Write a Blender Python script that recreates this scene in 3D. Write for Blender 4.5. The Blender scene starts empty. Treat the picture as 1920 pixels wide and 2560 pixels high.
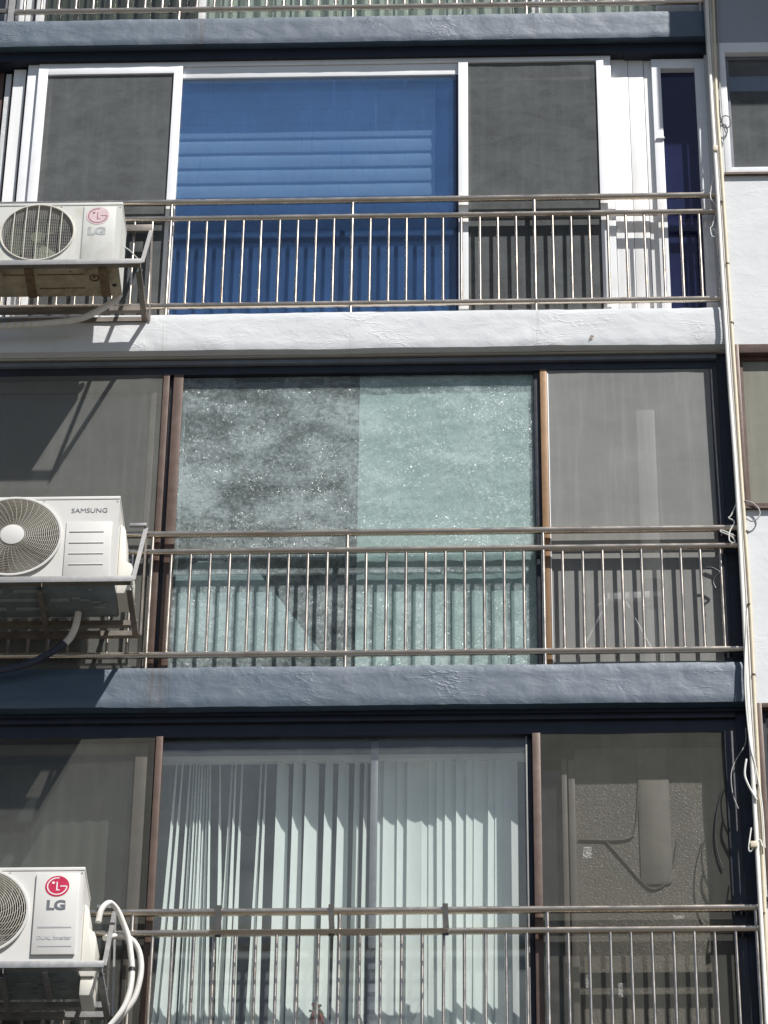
import bpy, bmesh, math, random
from mathutils import Vector, Matrix, noise
random.seed(7)
SC = bpy.context.scene
COL = SC.collection

# ------------------------------------------------------------------ camera
W0, H0 = 1920.0, 2560.0
FPX, PITCH, YAW, ROLL = 9684.3, 0.66344, -0.04004, 0.01338
CPOS = Vector((0.0, -18.5, 1.6))
_fw = Vector((math.sin(YAW)*math.cos(PITCH), math.cos(YAW)*math.cos(PITCH), math.sin(PITCH)))
_r = Vector((math.cos(YAW), -math.sin(YAW), 0)); _u = _r.cross(_fw)
_rr = _r*math.cos(ROLL)+_u*math.sin(ROLL); _uu = -_r*math.sin(ROLL)+_u*math.cos(ROLL)
cd = bpy.data.cameras.new('camera'); cam = bpy.data.objects.new('camera', cd); COL.objects.link(cam)
cd.sensor_fit = 'VERTICAL'; cd.sensor_height = 36; cd.sensor_width = 27
cd.lens = FPX/H0*36.0; cd.clip_end = 5000; cd.clip_start = 0.5
m = Matrix((_rr, _uu, -_fw)).transposed().to_4x4(); m.translation = CPOS
cam.matrix_world = m
SC.camera = cam

# ------------------------------------------------------------------ light
SUNV = Vector((-0.92, 1.0, -2.05))            # travel direction of the sunlight
TOS = (-SUNV).normalized()
world = bpy.data.worlds.new('World'); SC.world = world; world.use_nodes = True
nt = world.node_tree; nt.nodes.clear()
sky = nt.nodes.new('ShaderNodeTexSky'); sky.sky_type = 'NISHITA'; sky.sun_disc = False
sky.sun_elevation = math.asin(TOS.z); sky.sun_rotation = math.atan2(TOS.x, TOS.y)
bg = nt.nodes.new('ShaderNodeBackground'); bg.inputs[1].default_value = 0.05
wo = nt.nodes.new('ShaderNodeOutputWorld')
nt.links.new(sky.outputs[0], bg.inputs[0]); nt.links.new(bg.outputs[0], wo.inputs[0])
sl = bpy.data.lights.new('sun', 'SUN'); sl.energy = 5.0; sl.angle = math.radians(0.53); sl.color = (1.0, 0.975, 0.945)
so = bpy.data.objects.new('sun', sl); COL.objects.link(so)
so.rotation_euler = SUNV.to_track_quat('-Z', 'Y').to_euler(); so.location = (12, -14, 45)
SC.view_settings.view_transform = 'Standard'; SC.view_settings.look = 'None'
SC.view_settings.exposure = 0.53; SC.view_settings.gamma = 1.0; SC.view_settings.use_curve_mapping = False

# ------------------------------------------------------------------ helpers
def unp(x, y, Y):
    d = _fw*FPX + _rr*(x-W0/2) - _uu*(y-H0/2)
    return CPOS + d*((Y-CPOS.y)/d.y)
def PX(x, y, Y): return unp(x, y, Y).x
def PZ(x, y, Y): return unp(x, y, Y).z
def org(o):
    v = Vector((0, 0, 0))
    while o is not None:
        v += o.location; o = o.parent
    return v
def props(o, label=None, cat=None, group=None, kind=None):
    if label: o['label'] = label
    if cat: o['category'] = cat
    if group: o['group'] = group
    if kind: o['kind'] = kind
    return o
def thing(name, loc, label, cat, group=None):
    o = bpy.data.objects.new(name, None); o.empty_display_size = 0.1
    COL.objects.link(o); o.location = loc
    return props(o, label, cat, group)
def sub(name, parent):                        # an empty part that carries sub-parts
    o = bpy.data.objects.new(name, None); COL.objects.link(o); o.parent = parent; return o
def inst(name, mesh, parent, pos, rot=None):
    o = bpy.data.objects.new(name, mesh); COL.objects.link(o); o.parent = parent
    o.location = Vector(pos)-org(parent)
    if rot: o.rotation_euler = rot
    return o

class MB:
    def __init__(s): s.v = []; s.f = []; s.smooth = False
    def box(s, x0, x1, y0, y1, z0, z1):
        if x0 > x1: x0, x1 = x1, x0
        if y0 > y1: y0, y1 = y1, y0
        if z0 > z1: z0, z1 = z1, z0
        n = len(s.v)
        s.v += [(x0,y0,z0),(x1,y0,z0),(x1,y1,z0),(x0,y1,z0),(x0,y0,z1),(x1,y0,z1),(x1,y1,z1),(x0,y1,z1)]
        s.f += [tuple(n+i for i in q) for q in ((0,3,2,1),(4,5,6,7),(0,1,5,4),(1,2,6,5),(2,3,7,6),(3,0,4,7))]
        return s
    def quad(s, a, b, c, d):
        n = len(s.v); s.v += [tuple(a), tuple(b), tuple(c), tuple(d)]; s.f.append((n, n+1, n+2, n+3)); return s
    def tube(s, pts, r, n=8, caps=True, radii=None):
        pts = [Vector(p) for p in pts]; s.smooth = True
        base = len(s.v); prev = None
        for i, p in enumerate(pts):
            if i == 0: t = pts[1]-p
            elif i == len(pts)-1: t = p-pts[i-1]
            else: t = (pts[i+1]-pts[i-1])
            t.normalize()
            if prev is None:
                a = t.orthogonal().normalized()
            else:
                a = (prev - t*prev.dot(t))
                a = a.normalized() if a.length > 1e-6 else t.orthogonal().normalized()
            prev = a; b = t.cross(a)
            rr = radii[i] if radii else r
            for k in range(n):
                an = 2*math.pi*k/n
                s.v.append(tuple(p + a*(math.cos(an)*rr) + b*(math.sin(an)*rr)))
        for i in range(len(pts)-1):
            for k in range(n):
                k2 = (k+1) % n
                s.f.append((base+i*n+k, base+i*n+k2, base+(i+1)*n+k2, base+(i+1)*n+k))
        if caps:
            s.f.append(tuple(base+k for k in reversed(range(n))))
            e = base+(len(pts)-1)*n; s.f.append(tuple(e+k for k in range(n)))
        return s
    def bar(s, a, b, w, h, up=(0,0,1)):        # rectangular bar from a to b
        a = Vector(a); b = Vector(b); t = (b-a).normalized(); up = Vector(up)
        sd = t.cross(up); sd = sd.normalized() if sd.length > 1e-5 else Vector((1,0,0)); u2 = sd.cross(t).normalized()
        n = len(s.v)
        for p in (a, b):
            for (i, j) in ((-1,-1),(1,-1),(1,1),(-1,1)): s.v.append(tuple(p + sd*(i*w/2) + u2*(j*h/2)))
        s.f += [tuple(n+i for i in q) for q in ((0,3,2,1),(4,5,6,7),(0,1,5,4),(1,2,6,5),(2,3,7,6),(3,0,4,7))]
        return s
    def ring(s, c, r, tr, n=48, m=6):          # torus in the XZ plane
        pts = [Vector(c)+Vector((math.cos(2*math.pi*i/n)*r, 0, math.sin(2*math.pi*i/n)*r)) for i in range(n)]
        base = len(s.v); s.smooth = True
        for i, p in enumerate(pts):
            d = (p-Vector(c)).normalized()
            for k in range(m):
                an = 2*math.pi*k/m
                s.v.append(tuple(p + d*(math.cos(an)*tr) + Vector((0,1,0))*(math.sin(an)*tr)))
        for i in range(n):
            for k in range(m):
                s.f.append((base+i*m+k, base+i*m+(k+1)%m, base+((i+1)%n)*m+(k+1)%m, base+((i+1)%n)*m+k))
        return s
    def disc(s, c, r0, r1, y0, y1, n=48):       # solid ring / disc in XZ, front y0, back y1
        c = Vector(c); b = len(s.v)
        for i in range(n):
            a = 2*math.pi*i/n
            for (rr, yy) in ((r0,y0),(r1,y0),(r1,y1),(r0,y1)):
                s.v.append((c.x+math.cos(a)*rr, yy, c.z+math.sin(a)*rr))
        for i in range(n):
            j = (i+1) % n
            for k in range(4):
                k2 = (k+1) % 4
                if r0 == 0 and k == 3: continue
                s.f.append((b+i*4+k, b+i*4+k2, b+j*4+k2, b+j*4+k))
        return s
    def prism(s, poly, y0, y1):                 # poly of (x,z), extruded in y
        n = len(s.v); k = len(poly)
        for (x, z) in poly: s.v.append((x, y0, z))
        for (x, z) in poly: s.v.append((x, y1, z))
        s.f.append(tuple(range(n, n+k))); s.f.append(tuple(reversed(range(n+k, n+2*k))))
        for i in range(k):
            j = (i+1) % k; s.f.append((n+i, n+k+i, n+k+j, n+j))
        return s
    def mesh(s, name, mat, o=(0,0,0), bevel=0.0, fixn=True):
        me = bpy.data.meshes.new(name); o = Vector(o)
        me.from_pydata([tuple(Vector(p)-o) for p in s.v], [], s.f)
        bm = bmesh.new(); bm.from_mesh(me)
        if bevel:
            bmesh.ops.bevel(bm, geom=[e for e in bm.edges], offset=bevel, segments=2, affect='EDGES', profile=0.6)
        if fixn: bmesh.ops.recalc_face_normals(bm, faces=bm.faces)
        bm.to_mesh(me); bm.free()
        if mat: me.materials.append(mat)
        if s.smooth or bevel:
            for p in me.polygons: p.use_smooth = True
            me.set_sharp_from_angle(angle=math.radians(40))
        return me
    def build(s, name, mat, parent=None, bevel=0.0):
        if name == 'insect_screen': s.f = s.f[2::6]            # one woven sheet
        o0 = org(parent) if parent else Vector((0,0,0))
        ob = bpy.data.objects.new(name, s.mesh(name, mat, o0, bevel)); COL.objects.link(ob)
        if parent: ob.parent = parent
        return ob
    def solo(s, name, mat, label, cat, group=None, bevel=0.0):   # a thing that is one mesh, origin at its base
        xs = [v[0] for v in s.v]; ys = [v[1] for v in s.v]; zs = [v[2] for v in s.v]
        o0 = Vector(((min(xs)+max(xs))/2, (min(ys)+max(ys))/2, min(zs)))
        ob = bpy.data.objects.new(name, s.mesh(name, mat, o0, bevel)); COL.objects.link(ob); ob.location = o0
        return props(ob, label, cat, group)
def smooth_path(pts, n=6):
    pts = [Vector(p) for p in pts]; out = []
    for i in range(len(pts)-1):
        p0 = pts[max(i-1,0)]; p1 = pts[i]; p2 = pts[i+1]; p3 = pts[min(i+2,len(pts)-1)]
        for k in range(n):
            t = k/n
            out.append(0.5*((2*p1)+(p2-p0)*t+(2*p0-5*p1+4*p2-p3)*t*t+(3*p1-p0-3*p2+p3)*t**3))
    out.append(pts[-1]); return out
def text_mesh(txt, size, cx, cz, y, mat, width=None, ext=0.0006, off=0.0):
    cu = bpy.data.curves.new('lettering', 'FONT'); cu.body = txt; cu.size = size; cu.extrude = ext
    cu.align_x = 'CENTER'; cu.align_y = 'CENTER'; cu.resolution_u = 4; cu.offset = off
    ob = bpy.data.objects.new('lettering_source', cu); COL.objects.link(ob)
    dg = bpy.context.evaluated_depsgraph_get(); me = bpy.data.meshes.new_from_object(ob.evaluated_get(dg))
    bpy.data.objects.remove(ob)
    xs = [v.co.x for v in me.vertices]; ys = [v.co.y for v in me.vertices]
    mx = (min(xs)+max(xs))/2; my = (min(ys)+max(ys))/2; k = (width/(max(xs)-min(xs))) if width else 1
    kh = size/(max(ys)-min(ys))
    M = MB(); M.v = [(cx+(v.co.x-mx)*k, y-v.co.z, cz+(v.co.y-my)*kh) for v in me.vertices]
    M.f = [tuple(p.vertices) for p in me.polygons]
    return M

# ------------------------------------------------------------------ materials
def newmat(name):
    mt = bpy.data.materials.new(name); mt.use_nodes = True
    nt = mt.node_tree; nt.nodes.clear()
    out = nt.nodes.new('ShaderNodeOutputMaterial')
    return mt, nt, out
def N(nt, t, **kw):
    n = nt.nodes.new(t)
    for k, v in kw.items():
        if k.startswith('i_'): n.inputs[k[2:].replace('_', ' ')].default_value = v
        else: setattr(n, k, v)
    return n
def coord(nt, scale=(1,1,1), loc=(0,0,0), src='Object'):
    tc = nt.nodes.new('ShaderNodeTexCoord'); mp = nt.nodes.new('ShaderNodeMapping')
    mp.inputs['Scale'].default_value = scale; mp.inputs['Location'].default_value = loc
    if src == 'World':
        g = nt.nodes.new('ShaderNodeNewGeometry'); nt.links.new(g.outputs['Position'], mp.inputs[0])
    else: nt.links.new(tc.outputs[src], mp.inputs[0])
    return mp.outputs[0]
def noise_n(nt, vec, scale, detail=4, rough=0.55, dist=0.0):
    n = nt.nodes.new('ShaderNodeTexNoise'); nt.links.new(vec, n.inputs['Vector'])
    n.inputs['Scale'].default_value = scale; n.inputs['Detail'].default_value = detail
    n.inputs['Roughness'].default_value = rough; n.inputs['Distortion'].default_value = dist
    return n.outputs['Fac']
def ramp(nt, fac, stops):
    r = nt.nodes.new('ShaderNodeValToRGB'); nt.links.new(fac, r.inputs[0])
    e = r.color_ramp.elements
    while len(e) < len(stops): e.new(0.5)
    for i, (p, c) in enumerate(stops):
        e[i].position = p; e[i].color = (c[0], c[1], c[2], 1) if not isinstance(c, (int, float)) else (c, c, c, 1)
    return r.outputs[0]
def mixc(nt, fac, a, b, mode='MIX'):
    n = nt.nodes.new('ShaderNodeMix'); n.data_type = 'RGBA'; n.blend_type = mode
    def put(sock, v):
        if isinstance(v, (tuple, list)): sock.default_value = (v[0], v[1], v[2], 1)
        elif isinstance(v, (int, float)): sock.default_value = v
        else: nt.links.new(v, sock)
    put(n.inputs[0], fac); put(n.inputs[6], a); put(n.inputs[7], b)
    return n.outputs[2]
def bump(nt, h, strength=0.5, dist=0.01, prev=None):
    b = nt.nodes.new('ShaderNodeBump'); b.inputs['Strength'].default_value = strength
    b.inputs['Distance'].default_value = dist; nt.links.new(h, b.inputs['Height'])
    if prev is not None: nt.links.new(prev, b.inputs['Normal'])
    return b.outputs[0]
def math_n(nt, op, a, b=None):
    n = nt.nodes.new('ShaderNodeMath'); n.operation = op
    for i, v in enumerate((a, b)):
        if v is None: continue
        if isinstance(v, (int, float)): n.inputs[i].default_value = v
        else: nt.links.new(v, n.inputs[i])
    return n.outputs[0]
def principled(nt, out, **kw):
    p = nt.nodes.new('ShaderNodeBsdfPrincipled'); nt.links.new(p.outputs[0], out.inputs[0])
    for k, v in kw.items():
        s = p.inputs[k.replace('_', ' ')]
        if isinstance(v, (int, float)): s.default_value = v
        elif isinstance(v, (tuple, list)): s.default_value = (v[0], v[1], v[2], 1) if len(v) == 3 else v
        else: nt.links.new(v, s)
    return p

def simple(name, col, rough=0.5, metal=0.0, var=0.12, scale=9, ior=1.45, dirt=None, bumpd=0.0, stretch=(1,1,1), src='World'):
    mt, nt, out = newmat(name); v = coord(nt, stretch, src=src)
    f = noise_n(nt, v, scale, 5, 0.6)
    a = tuple(c*(1-var) for c in col); b = tuple(min(1, c*(1+var)) for c in col)
    c = ramp(nt, f, [(0.3, a), (0.7, b)])
    if dirt:
        f2 = noise_n(nt, v, scale*0.45, 7, 0.7, 0.6)
        c = mixc(nt, ramp(nt, f2, [(0.52, 0.0), (0.72, dirt[1])]), c, dirt[0])
    rf = ramp(nt, noise_n(nt, v, scale*2.3, 3), [(0.2, max(0, rough-0.08)), (0.8, min(1, rough+0.08))])
    kw = dict(Base_Color=c, Roughness=rf, Metallic=metal, IOR=ior)
    if bumpd: kw['Normal'] = bump(nt, noise_n(nt, v, scale*5, 4), 0.5, bumpd)
    principled(nt, out, **kw)
    return mt

def plaster(name, col, dark, rough, ior, streaks=False, relief=0.006, drips=(PX(881, 545, 0.04), 1.177)):
    mt, nt, out = newmat(name)
    v = coord(nt, (1,1,1), src='World'); vs = coord(nt, (1.0, 1.0, 2.6), src='World')
    big = noise_n(nt, coord(nt, (1.0, 1.0, 1.35), src='World'), 6.5, 4, 0.5, 0.4)
    fine = noise_n(nt, v, 34, 5, 0.6, 0.2)
    # sparse trowel ridges
    rid = noise_n(nt, vs, 4.2, 3, 0.55, 0.5)
    rid = math_n(nt, 'ABSOLUTE', math_n(nt, 'SUBTRACT', rid, 0.5))
    rid = ramp(nt, rid, [(0.0, 1.0), (0.028, 0.0)])
    rmask = ramp(nt, noise_n(nt, v, 1.9, 4), [(0.50, 0.0), (0.66, 1.0)])
    rid = math_n(nt, 'MULTIPLY', rid, rmask)
    n1 = bump(nt, big, 0.55, relief*1.7)
    n2 = bump(nt, fine, 0.30, 0.0025, n1)
    n3 = bump(nt, rid, 0.4, relief*0.6, n2)
    c = ramp(nt, noise_n(nt, v, 1.7, 7, 0.65), [(0.3, tuple(x*0.88 for x in col)), (0.7, col)])
    spots = ramp(nt, noise_n(nt, v, 19, 2, 0.5), [(0.76, 0.0), (0.80, 0.55)])
    c = mixc(nt, spots, c, dark)
    chip = ramp(nt, noise_n(nt, vs, 11, 6, 0.75, 1.0), [(0.70, 0.0), (0.74, 0.45)])
    c = mixc(nt, chip, c, dark)
    # faint rain streaks running down
    vst = coord(nt, (22, 22, 0.7), src='World')
    st = ramp(nt, noise_n(nt, vst, 1.0, 4, 0.6), [(0.55, 0.0), (0.8, 0.30)])
    stm = ramp(nt, noise_n(nt, v, 1.1, 2), [(0.45, 0.0), (0.65, 1.0)])
    st = math_n(nt, 'MULTIPLY', st, stm)
    g = nt.nodes.new('ShaderNodeNewGeometry'); sp = nt.nodes.new('ShaderNodeSeparateXYZ'); nt.links.new(g.outputs['Position'], sp.inputs[0])
    ph = math_n(nt, 'PINGPONG', math_n(nt, 'SUBTRACT', sp.outputs[0], drips[0]), drips[1]/2)     # distance to the nearest post
    dn = ramp(nt, ph, [(0.0, 1.0), (0.035, 0.0)])
    dv = ramp(nt, noise_n(nt, coord(nt, (110, 110, 1.6), src='World'), 1.0, 3, 0.6), [(0.48, 0.0), (0.66, 0.5)])
    st = math_n(nt, 'MAXIMUM', st, math_n(nt, 'MULTIPLY', dn, dv))
    if streaks:                                   # stained strip below a railing post
        g = nt.nodes.new('ShaderNodeNewGeometry'); sp = nt.nodes.new('ShaderNodeSeparateXYZ'); nt.links.new(g.outputs['Position'], sp.inputs[0])
        x0, x1 = streaks
        inb = math_n(nt, 'MULTIPLY', math_n(nt, 'GREATER_THAN', sp.outputs[0], x0), math_n(nt, 'LESS_THAN', sp.outputs[0], x1))
        vv = coord(nt, (75, 75, 2.2), src='World')
        s2 = ramp(nt, noise_n(nt, vv, 1.0, 3, 0.6), [(0.42, 0.15), (0.62, 0.95)])
        st = math_n(nt, 'MAXIMUM', st, math_n(nt, 'MULTIPLY', inb, s2))
    c = mixc(nt, st, c, dark)
    principled(nt, out, Base_Color=c, Roughness=rough, IOR=ior, Normal=n3)
    return mt

M = {}
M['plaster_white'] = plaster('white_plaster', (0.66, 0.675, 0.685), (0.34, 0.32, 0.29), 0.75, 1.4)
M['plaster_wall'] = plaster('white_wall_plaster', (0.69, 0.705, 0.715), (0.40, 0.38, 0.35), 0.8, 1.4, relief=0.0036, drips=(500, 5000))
M['plaster_slate'] = plaster('slate_blue_paint', (0.020, 0.054, 0.094), (0.010, 0.013, 0.02), 0.55, 1.95,
                             streaks=(PX(463, 75, 0), PX(513, 75, 0)))
M['plaster_grey'] = plaster('grey_wall_paint', (0.34, 0.37, 0.41), (0.2, 0.21, 0.22), 0.7, 1.45, relief=0.002, drips=(500, 5000))  # light slate paint, the wall's own colour
M['navy'] = simple('navy_paint', (0.012, 0.016, 0.028), 0.5, 0, 0.25, 7, bumpd=0.0015)
M['soffit_light'] = simple('soffit_paint', (0.42, 0.40, 0.36), 0.8, 0, 0.1, 5)
M['pvc'] = simple('white_pvc', (0.80, 0.81, 0.82), 0.35, 0, 0.03, 4, dirt=((0.45, 0.40, 0.33), 0.25))
M['board'] = simple('white_board', (0.80, 0.80, 0.795), 0.5, 0, 0.03, 5, dirt=((0.58, 0.55, 0.5), 0.3), stretch=(3,3,.6))
M['brown'] = simple('brown_anodised', (0.105, 0.068, 0.052), 0.42, 0.2, 0.18, 10, bumpd=0.0004, dirt=((0.17,0.14,0.12),0.4))
M['tan'] = simple('tan_anodised', (0.25, 0.145, 0.07), 0.42, 0.2, 0.12, 10)
M['dark'] = simple('dark_frame', (0.016, 0.018, 0.026), 0.4, 0, 0.25, 8)
M['dkgrey'] = simple('grey_frame', (0.16, 0.17, 0.19), 0.45, 0.2, 0.15, 8)
M['dkgrey2'] = simple('pale_grey_post', (0.23, 0.23, 0.22), 0.5)
M['steel'] = simple('stainless_steel', (0.64, 0.565, 0.475), 0.27, 1.0, 0.06, 4, dirt=((0.28,0.18,0.11),0.5))
M['galv'] = simple('galvanised_steel', (0.34, 0.34, 0.335), 0.45, 0.7, 0.15, 14, dirt=((0.30,0.24,0.19),0.4))
M['bronze'] = simple('weathered_bracket', (0.20, 0.175, 0.15), 0.5, 0.4, 0.2, 14, dirt=((0.16,0.10,0.06),0.5))
M['bracket'] = simple('painted_bracket', (0.33, 0.325, 0.32), 0.45, 0.3, 0.12, 14, dirt=((0.3,0.25,0.2),0.4))
M['ac'] = simple('white_casing', (0.645, 0.632, 0.595), 0.45, 0, 0.035, 5, dirt=((0.50,0.47,0.40),0.3), stretch=(2,2,.8))
M['ac_old'] = simple('aged_casing', (0.60, 0.605, 0.56), 0.5, 0, 0.05, 6, dirt=((0.42,0.36,0.26),0.6), stretch=(2.2,2.2,.7))
M['valve'] = simple('cream_cover', (0.67, 0.65, 0.58), 0.4, 0, 0.03, 5)
M['pan'] = simple('grey_base_pan', (0.22, 0.25, 0.255), 0.38, 0.5, 0.2, 12)
M['pan_emb'] = simple('pressed_pan_rib', (0.34, 0.37, 0.37), 0.35, 0.4, 0.15, 12)
M['pan_rust'] = simple('rusty_base_pan', (0.36, 0.31, 0.21), 0.6, 0.1, 0.25, 10, dirt=((0.10,0.055,0.02),1.0))
M['rustrib'] = simple('rusty_rib', (0.15, 0.10, 0.055), 0.7, 0.1, 0.5, 26)
M['black'] = simple('black_cavity', (0.012, 0.012, 0.012), 0.7)
M['coil'] = simple('heat_exchanger', (0.035, 0.033, 0.028), 0.5, 0.4, 0.3, 30, stretch=(1,1,6))
M['fan_green'] = simple('fan_blade', (0.12, 0.15, 0.07), 0.5, 0, 0.2, 10)
M['fan_grey'] = simple('fan_blade_grey', (0.16, 0.15, 0.13), 0.5, 0, 0.2, 10)
M['wire'] = simple('grille_wire', (0.66, 0.63, 0.55), 0.45, 0.1, 0.06, 20)
M['wire_w'] = simple('grille_plastic', (0.52, 0.49, 0.42), 0.45, 0, 0.05, 20)
M['txt_grey'] = simple('grey_print', (0.13, 0.14, 0.16), 0.5, 0, 0.05)
M['txt_fade'] = simple('faded_grey_print', (0.40, 0.41, 0.41), 0.5, 0, 0.15, 40)
M['red'] = simple('crimson_print', (0.52, 0.018, 0.07), 0.45, 0, 0.06)
M['pink'] = simple('faded_pink_print', (0.66, 0.50, 0.51), 0.5, 0, 0.12, 30)
M['pinkline'] = simple('faded_maroon_line', (0.33, 0.17, 0.19), 0.5, 0, 0.12, 30)
M['whiteprint'] = simple('white_print', (0.8, 0.78, 0.78), 0.5)
M['hose'] = simple('hose_wrap', (0.66, 0.64, 0.60), 0.55, 0, 0.1, 14, dirt=((0.42,0.33,0.2),0.4))
M['hose_dk'] = simple('dark_hose_wrap', (0.035, 0.042, 0.07), 0.5, 0, 0.2, 14)
M['tapeblack'] = simple('black_tape', (0.02, 0.02, 0.02), 0.4)
M['conduit'] = simple('white_conduit', (0.78, 0.76, 0.70), 0.45, 0, 0.06, 8)
M['cream'] = simple('cream_conduit', (0.66, 0.58, 0.43), 0.5, 0, 0.1, 8)
M['cablegrey'] = simple('grey_cable', (0.36, 0.35, 0.33), 0.5, 0, 0.1, 8)
M['cableblk'] = simple('black_cable', (0.03, 0.03, 0.035), 0.45)
M['cablewht'] = simple('white_cable', (0.75, 0.74, 0.70), 0.5)
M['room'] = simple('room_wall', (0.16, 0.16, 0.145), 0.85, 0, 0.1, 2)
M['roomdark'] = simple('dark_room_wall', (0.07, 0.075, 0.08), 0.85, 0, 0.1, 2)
M['slat'] = simple('pale_shade_fabric', (0.80, 0.84, 0.84), 0.8, 0, 0.05, 14, stretch=(.4,1,2))
M['innerframe'] = simple('inner_frame', (0.23, 0.21, 0.185), 0.5, 0.1, 0.1, 9)
M['hook'] = simple('dark_hook', (0.09, 0.085, 0.08), 0.35, 0.3, 0.2, 20)
M['airer'] = simple('white_airer_plastic', (0.9, 0.9, 0.9), 0.4, 0, 0.02)
M['cord'] = simple('dull_cord', (0.20, 0.188, 0.15), 0.7)
M['pot'] = simple('terracotta_pot', (0.26, 0.05, 0.03), 0.7)
M['leaf'] = simple('leaf', (0.09, 0.2, 0.03), 0.6, 0, 0.3, 30)
M['tarmac'] = simple('ground_paving', (0.07, 0.066, 0.06), 0.9, 0, 0.2, 0.6)

def fabric(name, col, trans=0.35, var=0.06):
    mt, nt, out = newmat(name); v = coord(nt, (1,1,0.3), src='World')
    c = ramp(nt, noise_n(nt, v, 14, 4), [(0.3, tuple(x*(1-var) for x in col)), (0.7, col)])
    d = N(nt, 'ShaderNodeBsdfDiffuse'); t = N(nt, 'ShaderNodeBsdfTranslucent'); mx = N(nt, 'ShaderNodeMixShader')
    nt.links.new(c, d.inputs[0]); nt.links.new(c, t.inputs[0]); mx.inputs[0].default_value = trans
    nt.links.new(d.outputs[0], mx.inputs[1]); nt.links.new(t.outputs[0], mx.inputs[2]); nt.links.new(mx.outputs[0], out.inputs[0])
    return mt
M['vane'] = fabric('blind_vane', (0.88, 0.93, 0.90), 0.2)
M['mint'] = fabric('mint_curtain', (0.78, 0.88, 0.83), 0.2)
M['greencurtain'] = fabric('green_grey_curtain', (0.42, 0.50, 0.43), 0.3)
M['greencurtain2'] = fabric('grey_curtain', (0.30, 0.30, 0.27), 0.2)
M['sheet'] = fabric('plastic_sheet', (0.86, 0.92, 0.92), 0.25)

def glass(name, tint, dust_col, dust, rough=0.03, dscale=2.0, film=None, wob=0.0015, streak=True, ior=1.5, sk=0.7):
    """see-through pane: tinted transmission, a real dust layer that catches sun, and a fresnel reflection"""
    mt, nt, out = newmat(name); v = coord(nt, (1,1,1), src='World')
    tr = N(nt, 'ShaderNodeBsdfTransparent'); tr.inputs[0].default_value = (*[math.sqrt(q) for q in tint], 1); dust *= 0.5   # a pane has two faces
    df = N(nt, 'ShaderNodeBsdfDiffuse'); df.inputs[0].default_value = (*dust_col, 1)
    f = noise_n(nt, v, dscale, 8, 0.65, 0.8)
    fac = ramp(nt, f, [(0.3, dust*0.72), (0.72, min(1, dust*1.25))])
    if streak:
        vs = coord(nt, (30, 30, 1.3), src='World')
        s = ramp(nt, noise_n(nt, vs, 1.0, 5, 0.7), [(0.60, 0.0), (0.80, dust*sk)])
        fac = math_n(nt, 'ADD', fac, s)
    m1 = N(nt, 'ShaderNodeMixShader'); nt.links.new(fac, m1.inputs[0])
    nt.links.new(tr.outputs[0], m1.inputs[1]); nt.links.new(df.outputs[0], m1.inputs[2])
    gl = N(nt, 'ShaderNodeBsdfGlossy'); gl.inputs['Roughness'].default_value = rough
    fr = N(nt, 'ShaderNodeFresnel'); fr.inputs[0].default_value = ior
    gb = N(nt, 'ShaderNodeNewGeometry')       # the inner face of the pane sees the same index
    iv = math_n(nt, 'ADD', math_n(nt, 'MULTIPLY', gb.outputs['Backfacing'], 1/ior-ior), ior); nt.links.new(iv, fr.inputs[0])
    nb = bump(nt, noise_n(nt, v, 1.6, 2), 0.3, wob*10); nt.links.new(nb, gl.inputs['Normal'])
    m2 = N(nt, 'ShaderNodeMixShader'); nt.links.new(fr.outputs[0], m2.inputs[0])
    nt.links.new(m1.outputs[0], m2.inputs[1]); nt.links.new(gl.outputs[0], m2.inputs[2])
    nt.links.new(m2.outputs[0], out.inputs[0]); return mt
M['glass_blue'] = glass('blue_film_glass', (0.80, 0.885, 0.95), (0.11, 0.245, 0.54), 0.26, dscale=2.6, sk=1.8)
M['glass_navy'] = glass('deep_blue_glass', (0.2, 0.22, 0.42), (0.06, 0.075, 0.20), 0.44, dscale=1.2, streak=False)
M['glass_c'] = glass('dusty_clear_glass', (0.95, 0.98, 0.965), (0.62, 0.67, 0.67), 0.13, dscale=2.4)
M['glass_green'] = glass('green_tinted_glass', (0.74, 0.78, 0.74), (0.40, 0.42, 0.39), 0.25, dscale=2)
M['glass_dark'] = glass('dark_room_glass', (0.5, 0.52, 0.5), (0.2, 0.2, 0.19), 0.25, dscale=2)

def screen(name, col, op, mott=0.25, sc=3.0):
    mt, nt, out = newmat(name); v = coord(nt, (1,1,1), src='World'); vs = coord(nt, (1,1,1.5), src='World')
    a = noise_n(nt, vs, sc*1.6, 10, 0.76, 0.3)
    c = ramp(nt, a, [(0.28, tuple(x*(1-mott) for x in col)), (0.72, tuple(x*(1+mott) for x in col))])
    vst = coord(nt, (26, 26, 1.1), src='World')
    st = ramp(nt, noise_n(nt, vst, 1.0, 5, 0.7), [(0.48, 0.0), (0.8, 0.45)])
    c = mixc(nt, st, c, tuple(min(1, x*1.5) for x in col))
    d = N(nt, 'ShaderNodeBsdfDiffuse'); nt.links.new(c, d.inputs[0]); t = N(nt, 'ShaderNodeBsdfTransparent')
    mx = N(nt, 'ShaderNodeMixShader')
    fac = ramp(nt, noise_n(nt, v, sc*0.7, 5), [(0.3, op-0.06), (0.7, op+0.05)])
    nt.links.new(fac, mx.inputs[0]); nt.links.new(t.outputs[0], mx.inputs[1]); nt.links.new(d.outputs[0], mx.inputs[2])
    nt.links.new(mx.outputs[0], out.inputs[0]); return mt
M['screen_a'] = screen('dark_insect_mesh', (0.128, 0.136, 0.137), 0.76, 0.30)
M['screen_b'] = screen('pale_insect_mesh', (0.37, 0.37, 0.355), 0.60, 0.10, 1.6)
M['screen_bl'] = screen('grey_insect_mesh', (0.18, 0.18, 0.165), 0.60, 0.14, 1.8)
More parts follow.
